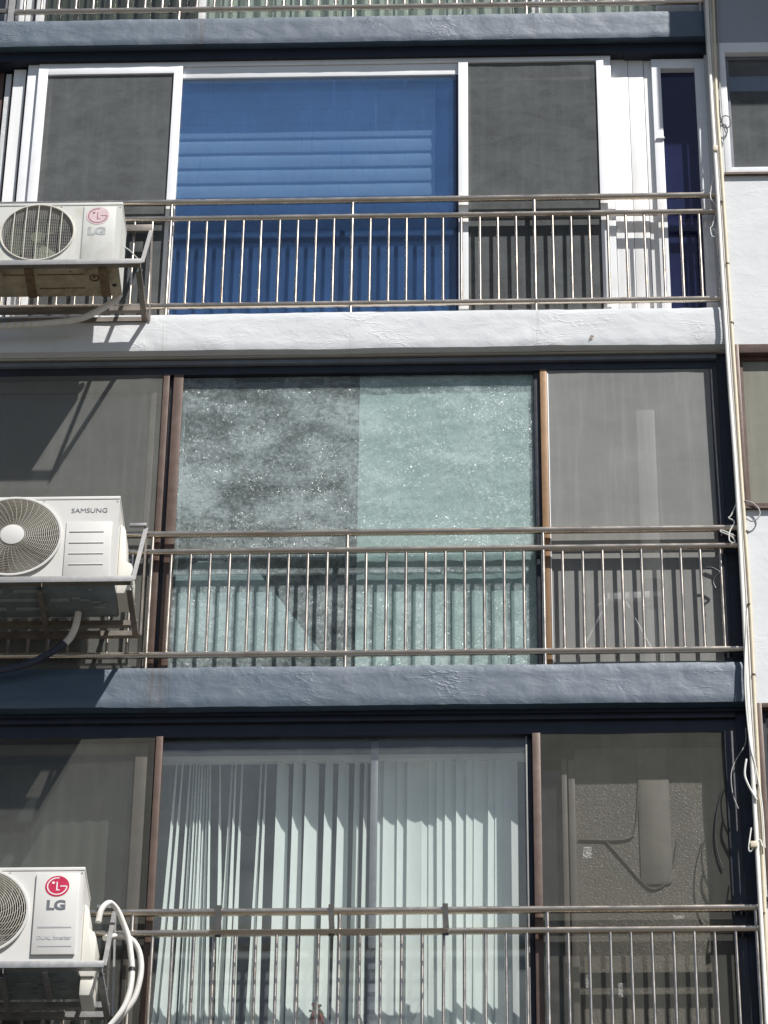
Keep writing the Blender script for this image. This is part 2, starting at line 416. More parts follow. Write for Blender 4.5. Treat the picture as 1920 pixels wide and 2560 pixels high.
M['screen_b2'] = screen('beige_insect_mesh', (0.28, 0.275, 0.23), 0.82, 0.10, 1.6)
M['screen_c'] = screen('brown_insect_mesh', (0.095, 0.094, 0.083), 0.50, 0.18, 2.2)

def bubble_glass():
    mt, nt, out = newmat('bubble_wrapped_glass'); v = coord(nt, (1,1,1), src='World'); vs = coord(nt, (1,1,2.2), src='World')
    tr = N(nt, 'ShaderNodeBsdfTransparent'); tr.inputs[0].default_value = (0.88, 0.93, 0.93, 1)
    df = N(nt, 'ShaderNodeBsdfDiffuse')
    vo = N(nt, 'ShaderNodeTexVoronoi'); vo.inputs['Scale'].default_value = 380; nt.links.new(v, vo.inputs['Vector'])
    patch = math_n(nt, 'ADD', math_n(nt, 'MULTIPLY', noise_n(nt, coord(nt, (1, 1, 1.5), src='World'), 2.6, 4, 0.6, 0.3), 0.5), math_n(nt, 'MULTIPLY', noise_n(nt, v, 38, 8, 0.75, 0.6), 0.5))
    c = mixc(nt, ramp(nt, patch, [(0.42, 0.0), (0.58, 1.0)]), (0.30, 0.34, 0.34), (0.58, 0.66, 0.66))
    spk = ramp(nt, noise_n(nt, v, 120, 3, 0.75), [(0.56, 0.0), (0.64, 1.0)])
    spm = ramp(nt, noise_n(nt, vs, 3.4, 8, 0.72, 0.2), [(0.44, 0.03), (0.60, 0.50)])
    spk = math_n(nt, 'MULTIPLY', spk, spm)
    c = mixc(nt, spk, c, (0.9, 0.93, 0.93))
    nt.links.new(c, df.inputs[0])
    fac = ramp(nt, patch, [(0.40, 0.15), (0.60, 0.38)])
    fac = math_n(nt, 'MAXIMUM', fac, math_n(nt, 'MULTIPLY', spk, 0.85))
    m1 = N(nt, 'ShaderNodeMixShader'); nt.links.new(fac, m1.inputs[0])
    nt.links.new(tr.outputs[0], m1.inputs[1]); nt.links.new(df.outputs[0], m1.inputs[2])
    # every bubble is a facet with its own tilt, so single ones flash in the sun
    sub_ = N(nt, 'ShaderNodeVectorMath', operation='SUBTRACT'); nt.links.new(vo.outputs['Color'], sub_.inputs[0]); sub_.inputs[1].default_value = (0.5, 0.5, 0.5)
    scl = N(nt, 'ShaderNodeVectorMath', operation='SCALE'); nt.links.new(sub_.outputs[0], scl.inputs[0]); scl.inputs['Scale'].default_value = 1.5
    geo = N(nt, 'ShaderNodeNewGeometry'); add = N(nt, 'ShaderNodeVectorMath', operation='ADD')
    nt.links.new(geo.outputs['Normal'], add.inputs[0]); nt.links.new(scl.outputs[0], add.inputs[1])
    nrm = N(nt, 'ShaderNodeVectorMath', operation='NORMALIZE'); nt.links.new(add.outputs[0], nrm.inputs[0])
    gl = N(nt, 'ShaderNodeBsdfGlossy'); gl.inputs['Roughness'].default_value = 0.2
    nt.links.new(nrm.outputs[0], gl.inputs['Normal'])
    gm = ramp(nt, noise_n(nt, vs, 3.0, 8, 0.7, 0.2), [(0.44, 0.004), (0.66, 0.03)])
    m2 = N(nt, 'ShaderNodeMixShader'); nt.links.new(gm, m2.inputs[0])
    nt.links.new(m1.outputs[0], m2.inputs[1]); nt.links.new(gl.outputs[0], m2.inputs[2])
    nt.links.new(m2.outputs[0], out.inputs[0]); return mt
M['bubble'] = bubble_glass()

def obscure():
    mt, nt, out = newmat('obscured_pattern_glass'); v = coord(nt, (1,1,1), src='World')
    n1 = noise_n(nt, v, 75, 4, 0.7, 0.8)
    c = ramp(nt, noise_n(nt, v, 2.0, 5, 0.6), [(0.3, (0.20, 0.186, 0.142)), (0.7, (0.265, 0.247, 0.19))])
    principled(nt, out, Base_Color=c, Roughness=0.3, IOR=1.5, Normal=bump(nt, n1, 0.5, 0.006)); return mt
M['obscure'] = obscure()
def clear_tape():
    mt, nt, out = newmat('clear_tape'); v = coord(nt, (1,1,1), src='World')
    tr = N(nt, 'ShaderNodeBsdfTransparent'); g = N(nt, 'ShaderNodeBsdfGlossy'); g.inputs['Roughness'].default_value = 0.3
    d = N(nt, 'ShaderNodeBsdfDiffuse'); d.inputs[0].default_value = (.55,.55,.5,1)
    nt.links.new(bump(nt, noise_n(nt, v, 60, 3), 1.0, 0.02), g.inputs['Normal'])
    a = N(nt, 'ShaderNodeMixShader'); a.inputs[0].default_value = 0.08; b = N(nt, 'ShaderNodeMixShader'); b.inputs[0].default_value = 0.10
    nt.links.new(tr.outputs[0], a.inputs[1]); nt.links.new(g.outputs[0], a.inputs[2])
    nt.links.new(a.outputs[0], b.inputs[1]); nt.links.new(d.outputs[0], b.inputs[2]); nt.links.new(b.outputs[0], out.inputs[0]); return mt
M['tape'] = clear_tape()

# ------------------------------------------------------------------ ground
g = MB(); g.quad((-900,-900,0),(900,-900,0),(900,900,0),(-900,900,0))
go = g.build('ground', M['tarmac']); go['kind'] = 'structure'

# ------------------------------------------------------------------ building
XC = PX(1855, 1300, -0.02)              # corner where the plain wall steps forward
XL = PX(-250, 1300, 0)                  # how far the balconies are built to the left
XR = XC + 1.6
RY = 0.04                               # railing axis behind the slab face
bld = thing('apartment_building', ((XL+XR)/2, 0, 0), 'concrete apartment block with stacked balcony bands and a white side wall', 'building')

ZS = dict(T=(PZ(960,38,0), PZ(960,101,0)), M=(PZ(960,778,0), PZ(960,868,0)), L=(PZ(960,1663,0), PZ(960,1761,0)))
H = 2.712
ZS['G'] = (ZS['L'][0]-H, ZS['L'][1]-H)
ZS['U'] = (ZS['T'][0]+H, ZS['T'][1]+H)

def slab(z1, z0, mat, seed):
    s = MB(); nx = 210; nz = 9; x0, x1 = XL, XC-0.002
    def P(i, j):
        x = x0+(x1-x0)*i/nx; t = j/nz; z = z0+(z1-z0)*t
        y = 0.004*noise.noise(Vector((x*2.2, z*5, seed))) + 0.0025*noise.noise(Vector((x*9, z*14, seed+3)))
        if j == 0: z += 0.006*noise.noise(Vector((x*1.3, seed, 1))) + 0.0025*noise.noise(Vector((x*8, seed, 2)))
        if j == nz: z += 0.005*noise.noise(Vector((x*1.6, seed, 5))) + 0.003*noise.noise(Vector((x*11, seed, 6)))
        e = min(t, 1-t)
        if e < 0.01: y += 0.006
        return (x, y, z)
    b = len(s.v)
    for i in range(nx+1):
        for j in range(nz+1): s.v.append(P(i, j))
    for i in range(nx):
        for j in range(nz):
            a = b+i*(nz+1)+j; s.f.append((a, a+nz+1, a+nz+2, a+1))
    # top and soffit
    c = len(s.v)
    for i in range(nx+1):
        t = P(i, nz); u = P(i, 0); s.v += [(t[0], 1.4, z1), (u[0], 1.4, z0)]
    for i in range(nx):
        a = b+i*(nz+1); s.f.append((a+nz, a+2*nz+1, c+2*i+2, c+2*i)); s.f.append((a, c+2*i+1, c+2*i+3, a+nz+1))
    s.smooth = True
    return s.build('balcony_slab', mat, bld)
slab(*ZS['T'], M['plaster_slate'], 1.0); slab(*ZS['M'], M['plaster_white'], 7.0); slab(*ZS['L'], M['plaster_slate'], 13.0)
slab(*ZS['G'], M['plaster_slate'], 21.0); slab(*ZS['U'], M['plaster_slate'], 29.0)

# rooms behind the glazing
for k, (zf, zc) in enumerate(((ZS['T'][0], ZS['U'][1]), (ZS['M'][0], ZS['T'][1]), (ZS['L'][0], ZS['M'][1]), (ZS['G'][0], ZS['L'][1]))):
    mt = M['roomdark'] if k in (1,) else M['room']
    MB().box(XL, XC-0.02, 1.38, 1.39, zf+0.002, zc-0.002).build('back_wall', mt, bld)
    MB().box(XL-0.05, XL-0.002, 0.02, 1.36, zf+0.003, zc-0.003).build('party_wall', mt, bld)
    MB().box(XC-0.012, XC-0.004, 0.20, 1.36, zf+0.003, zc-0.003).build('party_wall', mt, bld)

# plain wall on the right, standing 2 cm forward of the balcony bands, with three window openings
WY = -0.02
RW = [  # glass edges measured on the picture: left x at y, top y, bottom y, outer margins
    dict(xl=(1822, 300), yt=134, yb=421, ob=(437,), ot=107, m=0.042, mat='pvc'),
    dict(xl=(1854, 1000), yt=885, yb=1261, ob=(1272,), ot=861, m=0.03, mat='brown'),
    dict(xl=(1912, 1900), yt=1772, yb=2240, ob=(2250,), ot=1758, m=0.03, mat='brown')]
zedges = []
for w in RW:
    w['zt'] = PZ(1860, w['ot'], WY); w['zb'] = PZ(1860, w['ob'][0], WY); w['gx'] = PX(*w['xl'], WY)
    w['x0'] = w['gx']-w['m']
xo = XC
ztop = ZS['U'][0]
def wallbox(x0, x1, z0, z1, mat, nm='side_wall'):
    MB().box(x0, x1, WY, 0.30, z0, z1).build(nm, mat, bld)
prev = ztop
mats = [M['plaster_grey'], M['plaster_wall'], M['plaster_wall'], M['plaster_wall']]
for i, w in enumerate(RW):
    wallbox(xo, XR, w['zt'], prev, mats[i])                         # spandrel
    wallbox(xo, w['x0'], w['zb'], w['zt'], M['plaster_wall'], 'wall_pier')
    prev = w['zb']
wallbox(xo, XR, 0.0, prev, mats[3])
# deeper core behind the openings
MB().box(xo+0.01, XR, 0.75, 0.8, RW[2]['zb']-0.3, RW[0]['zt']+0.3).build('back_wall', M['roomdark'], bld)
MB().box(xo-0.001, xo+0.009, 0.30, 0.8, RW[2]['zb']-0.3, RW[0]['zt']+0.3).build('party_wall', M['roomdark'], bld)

def winframe(win, x0, x1, z0, z1, gx0, gz0, gz1, y0, y1, mat, gx1=None):
    f = MB(); gx1 = gx1 if gx1 is not None else x1
    f.box(x0, gx0, y0, y1, z0, z1)
    f.box(gx0, gx1, y0, y1, gz1, z1); f.box(gx0, gx1, y0, y1, z0, gz0)
    if gx1 < x1: f.box(gx1, x1, y0, y1, z0, z1)
    return f.build('frame', mat, win, bevel=0.002)
for i, w in enumerate(RW):
    win = sub('window', bld)
    zt, zb = PZ(1860, w['yt'], WY+0.01), PZ(1860, w['yb'], WY+0.01)
    winframe(win, w['x0']+0.001, XR-0.05, w['zb']+0.001, w['zt']-0.001, w['gx'], zb, zt, WY-0.004, 0.06, M[w['mat']])
    gy = 0.03
    MB().box(w['gx'], w['gx']+0.022, gy-0.012, gy+0.02, zb, zt).box(w['gx']+0.022, XR-0.05, gy-0.012, gy+0.02, zb, zb+0.02).box(w['gx']+0.022, XR-0.05, gy-0.012, gy+0.02, zt-0.03, zt).build('sash', M['dkgrey'] if i == 0 else M['dark'] if i == 2 else M['brown'], win)
    MB().box(w['gx']+0.022, XR-0.05, gy, gy+0.003, zb+0.02, zt-0.03).build('insect_screen', M['screen_a'] if i == 0 else M['screen_b2'] if i == 1 else M['screen_c'], win)
    MB().box(w['x0']-0.01, XR-0.04, WY-0.022, WY-0.0045, w['zb']-0.012, w['zb']+0.006).build('sill', M['brown'] if i < 2 else M['dark'], win)
# unseen box added out of view, shaped to shadow the top right corner
_sx = 0.62
bx0 = PX(1672, 60, 0)+0.92*_sx
zsh = PZ(1850, 222, WY)+2.05*(_sx+WY)
MB().box(bx0, bx0+2.2, -_sx, WY-0.002, zsh, zsh+2.0).build('unseen_shadow_box', M['plaster_grey'], bld)

def ZA(y, Y): return PZ(960, y, Y)
# ---------------- window wall, upper floor (white frames)
zb, zc = ZS['M'][0]+0.001, ZS['T'][1]
yr = 301
def XA(x, Y, y=301): return PX(x, y, Y)
lint = ZA(140, 0.062)
MB().box(XL, PX(1560, 130, .06), 0.062, 0.30, lint, zc-0.004).build('lintel', M['navy'], bld)
MB().box(PX(1560, 130, .06)+.001, XC-0.003, 0.062, 0.30, ZA(143, .062), zc-0.004).build('lintel', M['navy'], bld)
wt = lint-0.001
MB().box(XL, PX(2, yr, .2), 0.17, 0.3, zb, wt).build('reveal', M['brown'], bld)
MB().box(PX(5, yr, .16), PX(19, yr, .16), 0.16, 0.30, zb, wt-.02).build('reveal', M['plaster_white'], bld)
MB().box(PX(19, yr, .19)+.001, PX(24, yr, .19), 0.19, 0.30, zb, wt-.02).build('reveal', M['brown'], bld)
MB().box(PX(24, yr, .13), PX(54, yr, .13), 0.13, 0.30, zb, wt-.01).build('reveal', M['board'], bld)
MB().box(PX(54, yr, .16)+.001, PX(58, yr, .16), 0.16, 0.30, zb, wt).build('reveal', M['brown'], bld)
wA = sub('window', bld)
y0 = 0.085
hd = ZA(157, y0)
fr = MB()
fr.box(PX(58, yr, y0), PX(86, yr, y0)-.002, y0+.012, 0.24, zb, wt)                   # left jamb
fr.box(PX(86, yr, y0), PX(1531, yr, y0), y0+.004, 0.24, hd, wt)                      # head
fr.box(PX(1513, yr, y0), PX(1531, yr, y0), y0+.008, 0.24, zb, hd-.001)
fr.box(PX(86, yr, y0), PX(1513, yr, y0)-.001, y0+.05, 0.24, zb, zb+.06)
fr.build('frame', M['pvc'], wA, bevel=0.0015)
def sash(win, x0, x1, z0, z1, wl, wr, wtop, wbot, y0, y1, mat, nm='sash'):
    s = MB(); s.box(x0, x0+wl, y0, y1, z0, z1); s.box(x1-wr, x1, y0, y1, z0, z1)
    s.box(x0+wl, x1-wr, y0, y1, z1-wtop, z1); s.box(x0+wl, x1-wr, y0, y1, z0, z0+wbot)
    return s.build(nm, mat, win, bevel=0.0015)
xa = [PX(x, yr, .08) for x in (86, 110, 428, 450, 1146, 1170, 1495, 1513)]
zt = hd-.001
ys = 0.075
s1t = ZA(174, ys)
sash(wA, xa[0], xa[3], zb+.002, zt, xa[1]-xa[0], xa[3]-xa[2], zt-s1t, .05, ys, ys+.03, M['pvc'])
MB().box(xa[1], xa[2], ys+.014, ys+.016, zb+.052, s1t).build('insect_screen', M['screen_a'], wA)
s2t = ZA(158, ys)
sash(wA, xa[4], xa[7]-.001, zb+.002, zt, xa[5]-xa[4], xa[7]-xa[6], max(zt-s2t, .012), .05, ys, ys+.03, M['pvc'])
MB().box(xa[5], xa[6], ys+.014, ys+.016, zb+.052, zt-max(zt-s2t, .012)).build('insect_screen', M['screen_a'], wA)
# glass sashes parked behind the screens
yb_ = 0.125
for (a, b) in ((xa[1]+.0, xa[2]+.01), (xa[5]-.01, xa[6]-.0)):
    sash(wA, a, b, zb+.06, s1t, .028, .045, .07, .06, yb_, yb_+.03, M['innerframe'])
    MB().box(a+.028, b-.045, yb_+.012, yb_+.016, zb+.12, s1t-.07).build('pane', M['glass_dark'], wA)
# middle pane
h1 = ZA(188, .10)
MB().box(xa[3]+.001, xa[4]-.001, 0.10, 0.16, h1, zt).build('header', M['pvc'], wA, bevel=.002)
MB().box(xa[3]+.001, xa[4]-.001, 0.096, 0.0995, ZA(160, .096), ZA(156, .096)).build('trim', M['soffit_light'], wA)
MB().box(xa[3]+.001, xa[4]-.016, 0.112, 0.117, zb+.06, h1-.001).build('pane', M['glass_blue'], wA)
MB().box(xa[3]+.001, xa[4]-.016, 0.146, 0.150, zb+.06, h1-.001).build('pane', M['glass_blue'], wA)
MB().box(xa[4]-.016, xa[4]-.001, 0.106, 0.125, zb+.06, h1-.001).build('stile', M['glass_navy'], wA)
# boarded strip and narrow casement to the right
yb2 = 0.13
ed = [1532, 1572, 1577, 1612, 1616, 1632]
for a, b in ((1531.5, 1574), (1575, 1613), (1614.5, 1634)):
    MB().box(PX(a, yr, yb2), PX(b, yr, yb2), yb2 + (.004 if a > 1600 else 0), 0.22, zb, wt).build('board', M['board'], bld, bevel=.002)
wN = sub('window', bld)
yn = 0.10
nx = [PX(1634, 300, yn)+.001, PX(1657, 300, yn), PX(1743, 300, yn), PX(1768, 300, yn)]
nzt = ZA(139, yn); ngt = PZ(1690, 170, yn)
sash(wN, nx[0], nx[3], zb, PZ(1690, 148, yn), nx[1]-nx[0], nx[3]-nx[2], PZ(1690,148,yn)-ngt, .03, yn, yn+.10, M['pvc'], 'frame')
MB().box(nx[0], nx[3], yn+.02, yn+.12, PZ(1690, 148, yn)+.001, wt).build('frame', M['pvc'], wN)
MB().box(nx[1], nx[2], yn+.045, yn+.05, zb+.03, ngt).build('pane', M['glass_navy'], wN)
zz = PZ(1665, 345, yn)
MB().box(nx[0]+.012, nx[1]+.006, yn-.014, yn-.001, zz-.012, zz).build('trim', M['pvc'], wN)
MB().box(nx[3]+.001, XC-.001, 0.085, 0.30, zb, wt).build('wall_pier', M['plaster_white'], bld)

# ---------------- window wall, middle floor (dark and brown frames)
zb, zc = ZS['L'][0]+0.001, ZS['M'][1]
yr = 1120
lint = ZA(889, .062)
MB().box(XL, XC-.003, 0.062, 0.30, lint, zc-.004).build('lintel', M['soffit_light'], bld)
wB = sub('window', bld)
z1 = ZA(896, .066); z2 = ZA(905, .066); z3 = ZA(931, .09)
xr_f = PX(1803, yr, .08)
MB().box(XL, xr_f, 0.066, 0.28, z2, z1).build('head_rail', M['dkgrey'], wB, bevel=.0015)
MB().box(XL, xr_f, 0.09, 0.27, z3, z2-.001).build('frame', M['dark'], wB)
MB().box(XL, xr_f, 0.10, 0.27, zb, zb+.045).build('sill', M['innerframe'], wB)
zt = z3-.001; zq = zb+.046
def stile(win, xa_, xb_, y, mat, d=.03, top=None, nm='stile'):
    return MB().box(PX(xa_, yr, y), PX(xb_, yr, y), y, y+d, zq, (top or zt)).build(nm, mat, win, bevel=.0015)
# left screen
xsc = PX(398, yr, .085)
MB().box(XL, xsc, .086, .088, zq, zt).build('insect_screen', M['screen_bl'], wB)
sash(wB, PX(60, yr, .12)-1.0, PX(384, yr, .12), zq, zt-.01, .03, .035, .09, .06, .125, .15, M['innerframe'])
MB().box(PX(60, yr, .12)-.97, PX(384, yr, .12)-.035, .135, .139, zq+.06, zt-.10).build('pane', M['glass_c'], wB)
stile(wB, 399, 414, .078, M['brown']); stile(wB, 414.4, 424.8, .115, M['dark']); stile(wB, 425, 449, .084, M['brown'])
# middle panes
xm0, xm1 = PX(449, yr, .11)+.001, PX(1336, yr, .11)
MB().box(xm0, xm1, .118, .123, zq, zt-.004).build('pane', M['bubble'], wB)
stile(wB, 872, 894, .150, M['dark'], .04)
stile(wB, 1336.5, 1352, .100, M['dark'], .05); stile(wB, 1353, 1370, .078, M['tan'], .04)
sash(wB, xm0, PX(872, yr, .16)-.001, zq, zt-.004, .02, .003, .05, .05, .16, .185, M['dkgrey'])
# right screen
MB().box(PX(1370, yr, .085)+.001, PX(1784, yr, .085), .086, .088, zq, PZ(1600, 922, .086)).build('insect_screen', M['screen_b'], wB)
stile(wB, 1371, 1373.5, .080, M['pvc'], .005, PZ(1600, 930, .08), 'gasket')
stile(wB, 1784.5, 1803, .078, M['dark'], .09)
MB().box(PX(1360, yr, .08), PX(1784, yr, .08), .079, .085, PZ(1600, 922, .08), PZ(1600, 914, .08)).build('rail', M['dark'], wB)
MB().box(xr_f+.001, XC-.001, .085, .30, zb, lint).build('wall_pier', M['navy'], bld)

MB().box(PX(1592, yr, .2), PX(1640, yr, .2), .19, .25, zq, PZ(1610, 975, .19)).build('mullion', M['dkgrey2'], wB, bevel=.012)
# ---------------- window wall, lower floor
zb, zc = ZS['G'][0]+0.001, ZS['L'][1]
yr = 2000
lint = ZA(1786, .062)
MB().box(XL, XC-.003, .062, .30, lint, zc-.004).build('lintel', M['navy'], bld)
wC = sub('window', bld)
z1 = ZA(1796, .07); z2 = ZA(1801, .07); z3 = ZA(1838, .09)
xr_f = PX(1850, yr, .08)
MB().box(XL, xr_f, .070, .28, z2, lint-.001).build('head_rail', M['dark'], wC, bevel=.0015)
MB().box(XL, xr_f, .09, .27, z3, z2-.001).build('frame', M['dark'], wC)
MB().box(XL, xr_f, .10, .27, zb, zb+.045).build('sill', M['innerframe'], wC)
zt = z3-.001; zq = zb+.046
xsc = PX(380, yr, .085)
MB().box(XL, xsc, .086, .088, zq, zt).build('insect_screen', M['screen_c'], wC)
sash(wC, XL+.05, PX(362, yr, .13), zq, zt-.01, .03, .07, .07, .06, .135, .16, M['innerframe'])
MB().box(XL+.08, PX(362, yr, .13)-.07, .145, .149, zq+.06, zt-.08).build('pane', M['glass_c'], wC)
stile(wC, 371, 380, .11, M['dark']); stile(wC, 382, 399, .078, M['brown'], .04)
xc0, xc1 = PX(399, yr, .11)+.001, PX(1315, yr, .11)
MB().box(xc0, xc1, .118, .123, zq, zt-.004).build('pane', M['glass_c'], wC)
stile(wC, 926, 944, .150, M['dkgrey'], .03)
stile(wC, 1315.5, 1320, .112, M['dkgrey2'], .02); stile(wC, 1320.5, 1332, .118, M['dark']); stile(wC, 1333, 1353, .078, M['brown'], .04)
MB().box(PX(1353, yr, .085)+.001, PX(1818, yr, .085), .086, .088, zq, zt).build('insect_screen', M['screen_c'], wC)
stile(wC, 1818.5, 1850, .076, M['dark'], .10)
# sliding sash with patterned glass behind the right screen
MB().box(PX(1405, yr, .20), PX(1418, yr, .20), .19, .23, zq, PZ(1420, 1900, .2)).box(PX(1422, yr, .20), PX(1438, yr, .20), .20, .24, zq, PZ(1420, 1900, .2)).build('stile', M['innerframe'], wC, bevel=.002)
MB().box(PX(1438, yr, .20)+.001, PX(1880, yr, .20), .215, .22, zq, zt-.02).build('pane', M['obscure'], wC)
MB().box(PX(1353, yr, .22), PX(1404, yr, .22), .225, .23, zq, PZ(1380, 1925, .22)).build('pane', M['glass_c'], wC)
MB().box(xr_f+.001, XC-.001, .085, .30, zb, lint).build('wall_pier', M['navy'], bld)

# ---------------- window wall of the floor above (only its foot shows)
zb, zc = ZS['T'][0]+0.001, ZS['U'][1]
wU = sub('window', bld)
yr = 20
def bxx(a, b, y, d, z0, z1, nm, mat, win=wU): return MB().box(PX(a, yr, y), PX(b, yr, y), y, y+d, z0, z1).build(nm, mat, win, bevel=.001)
bxx(-260, 18, .15, .05, zb, zc-.01, 'reveal', M['dkgrey'], bld)
bxx(40, 62, .10, .1, zb, zc-.01, 'frame', M['pvc']); bxx(66, 84, .115, .1, zb, zc-.01, 'frame', M['pvc']); bxx(90, 112, .10, .1, zb, zc-.01, 'stile', M['pvc'])
bxx(112.5, 1700, .095, .08, zb, zb+.035, 'sill', M['pvc'])
bxx(497, 516, .09, .06, zb+.036, zc-.01, 'stile', M['pvc']); bxx(1330, 1350, .09, .06, zb+.036, zc-.01, 'stile', M['pvc'])
bxx(112.5, 496.5, .115, .004, zb+.036, zc-.01, 'pane', M['glass_dark']); bxx(516.5, 1329.5, .118, .004, zb+.036, zc-.01, 'pane', M['glass_green']); bxx(1350.5, 1640, .115, .004, zb+.036, zc-.01, 'pane', M['glass_green'])
MB().box(PX(1641, yr, .1), XC-.001, .10, .3, zb, zc-.01).build('wall_pier', M['plaster_white'], bld)

# ------------------------------------------------------------------ railings
def railing(zt, zm, zb, zfoot, x0, x1, xref, sp, every, phase, label, end_cap=False, full=True):
    """top, middle and bottom tubes; every bar and post is its own part"""
    root = thing('balcony_railing', ((x0+x1)/2, RY, zfoot), label, 'railing', 'balcony railings of the apartment block')
    def tube(z, r, nm, xx0=x0, xx1=x1):
        MB().tube([(xx0, RY, z), (xx0+(xx1-xx0)*.5, RY+.001, z-.001), (xx1, RY, z)], r, 14).build(nm, M['steel'], root)
    if full: tube(zt, .0222, 'top_rail')
    tube(zm, .0205, 'middle_rail'); tube(zb, .0212, 'bottom_rail')
    bar = MB().tube([(0,0,0), (0,0,zm-zb)], .0099, 10).mesh('baluster', M['steel'])
    post = MB().tube([(0,0,0), (0,0,(zt if full else zm)-zfoot)], .0125, 10).mesh('post', M['steel'])
    n0 = int(math.ceil((x0-xref)/sp)); n1 = int(math.floor((x1-xref)/sp))
    foot = MB().box(-.022, .022, -.018, .018, 0, .006).mesh('base_plate', M['steel'])
    for n in range(n0, n1+1):
        x = xref+n*sp
        if (n-phase) % every == 0:
            po_ = inst('post', post, root, (x, RY, zfoot+.0005)); inst('base_plate', foot, po_, (x, RY+.02, zfoot+.0008))
        else:
            o = inst('baluster', bar, root, (x+random.uniform(-.0012,.0012), RY+random.uniform(-.001,.001), zb), (random.uniform(-.003,.003), random.uniform(-.003,.003), random.uniform(0,6)))
    return root
def zz_(x, y): return PZ(x, y, RY)
zA = (zz_(1000,499), zz_(1000,540), zz_(1000,758)); zB = (zz_(1000,1330), zz_(1000,1374), zz_(1000,1632)); zC = (zz_(1000,2277), zz_(1000,2329))
xend = XC-.001
spA = (PX(1336,560,RY)-PX(427,560,RY))/20; spB = (PX(1361,1450,RY)-PX(378,1450,RY))/20; spC = (PX(1374,2400,RY)-PX(329,2400,RY))/20
rA = railing(*zA, ZS['M'][0], XL, xend, PX(881,545,RY), spA, 10, 0, 'steel balcony railing across the blue window, above the white concrete band')
rB = railing(*zB, ZS['L'][0], XL, xend, PX(868,1385,RY), spB, 10, 0, 'steel balcony railing across the mottled bubble-film window, above the lower slate band')
rC = railing(zC[0], zC[1], zB[2]-H+.01, ZS['G'][0], XL, xend, PX(848,2340,RY), spC, 10, 0, 'steel balcony railing in front of the vertical blinds, with a drying rack hooked on')
zU = zz_(960, 17)
rU = railing(zU+1.0, zU+.9, zU, ZS['T'][0], PX(38,30,RY), xend, PX(881,20,RY), spA, 10, 0, 'steel balcony railing at the very top, only its foot showing above the slate band')
MB().box(PX(22,25,RY), PX(36,25,RY), RY-.02, RY+.02, ZS['T'][0], zU+1).build('end_post', M['bracket'], rU)
rN = thing('balcony_railing', (PX(-60,30,RY), RY, ZS['T'][0]), 'stub of a neighbouring steel railing at the top left corner', 'railing', 'balcony railings of the apartment block')
MB().tube([(XL, RY, zz_(10,28)), (PX(17,28,RY), RY, zz_(10,28))], .018, 12).build('bottom_rail', M['steel'], rN)
MB().tube([(PX(-40,28,RY), RY, ZS['T'][0]), (PX(-40,28,RY), RY, zz_(10,28)+.9)], .01, 10).build('post', M['steel'], rN)

# ------------------------------------------------------------------ air conditioners
def plate_hole(s, x0, x1, z0, z1, cx, cz, r, y, n=64):
    b = len(s.v)
    for i in range(n):
        a = 2*math.pi*i/n; c, d = math.cos(a), math.sin(a)
        s.v.append((cx+c*r, y, cz+d*r))
        t = min((x1-cx)/c if c > 1e-9 else (x0-cx)/c if c < -1e-9 else 1e9, (z1-cz)/d if d > 1e-9 else (z0-cz)/d if d < -1e-9 else 1e9)
        s.v.append((cx+c*t, y, cz+d*t))
    for i in range(n):
        j = (i+1) % n; s.f.append((b+2*i, b+2*j, b+2*j+1, b+2*i+1))
    for (X, Z) in ((x0,z0),(x1,z0),(x1,z1),(x0,z1)):           # fill corners
        k = min(range(n), key=lambda i: abs(math.atan2(math.sin(math.atan2(Z-cz,X-cx)-2*math.pi*i/n), math.cos(math.atan2(Z-cz,X-cx)-2*math.pi*i/n))))
        best = None
        for i in ((k-1) % n, k):
            j = (i+1) % n; P, Q = s.v[b+2*i+1], s.v[b+2*j+1]
            if abs(P[0]-Q[0]) > 1e-6 and abs(P[2]-Q[2]) > 1e-6: best = (b+2*i+1, b+2*j+1)
        if best:
            s.v.append((X, y, Z)); s.f.append((best[0], best[1], len(s.v)-1))
    return s
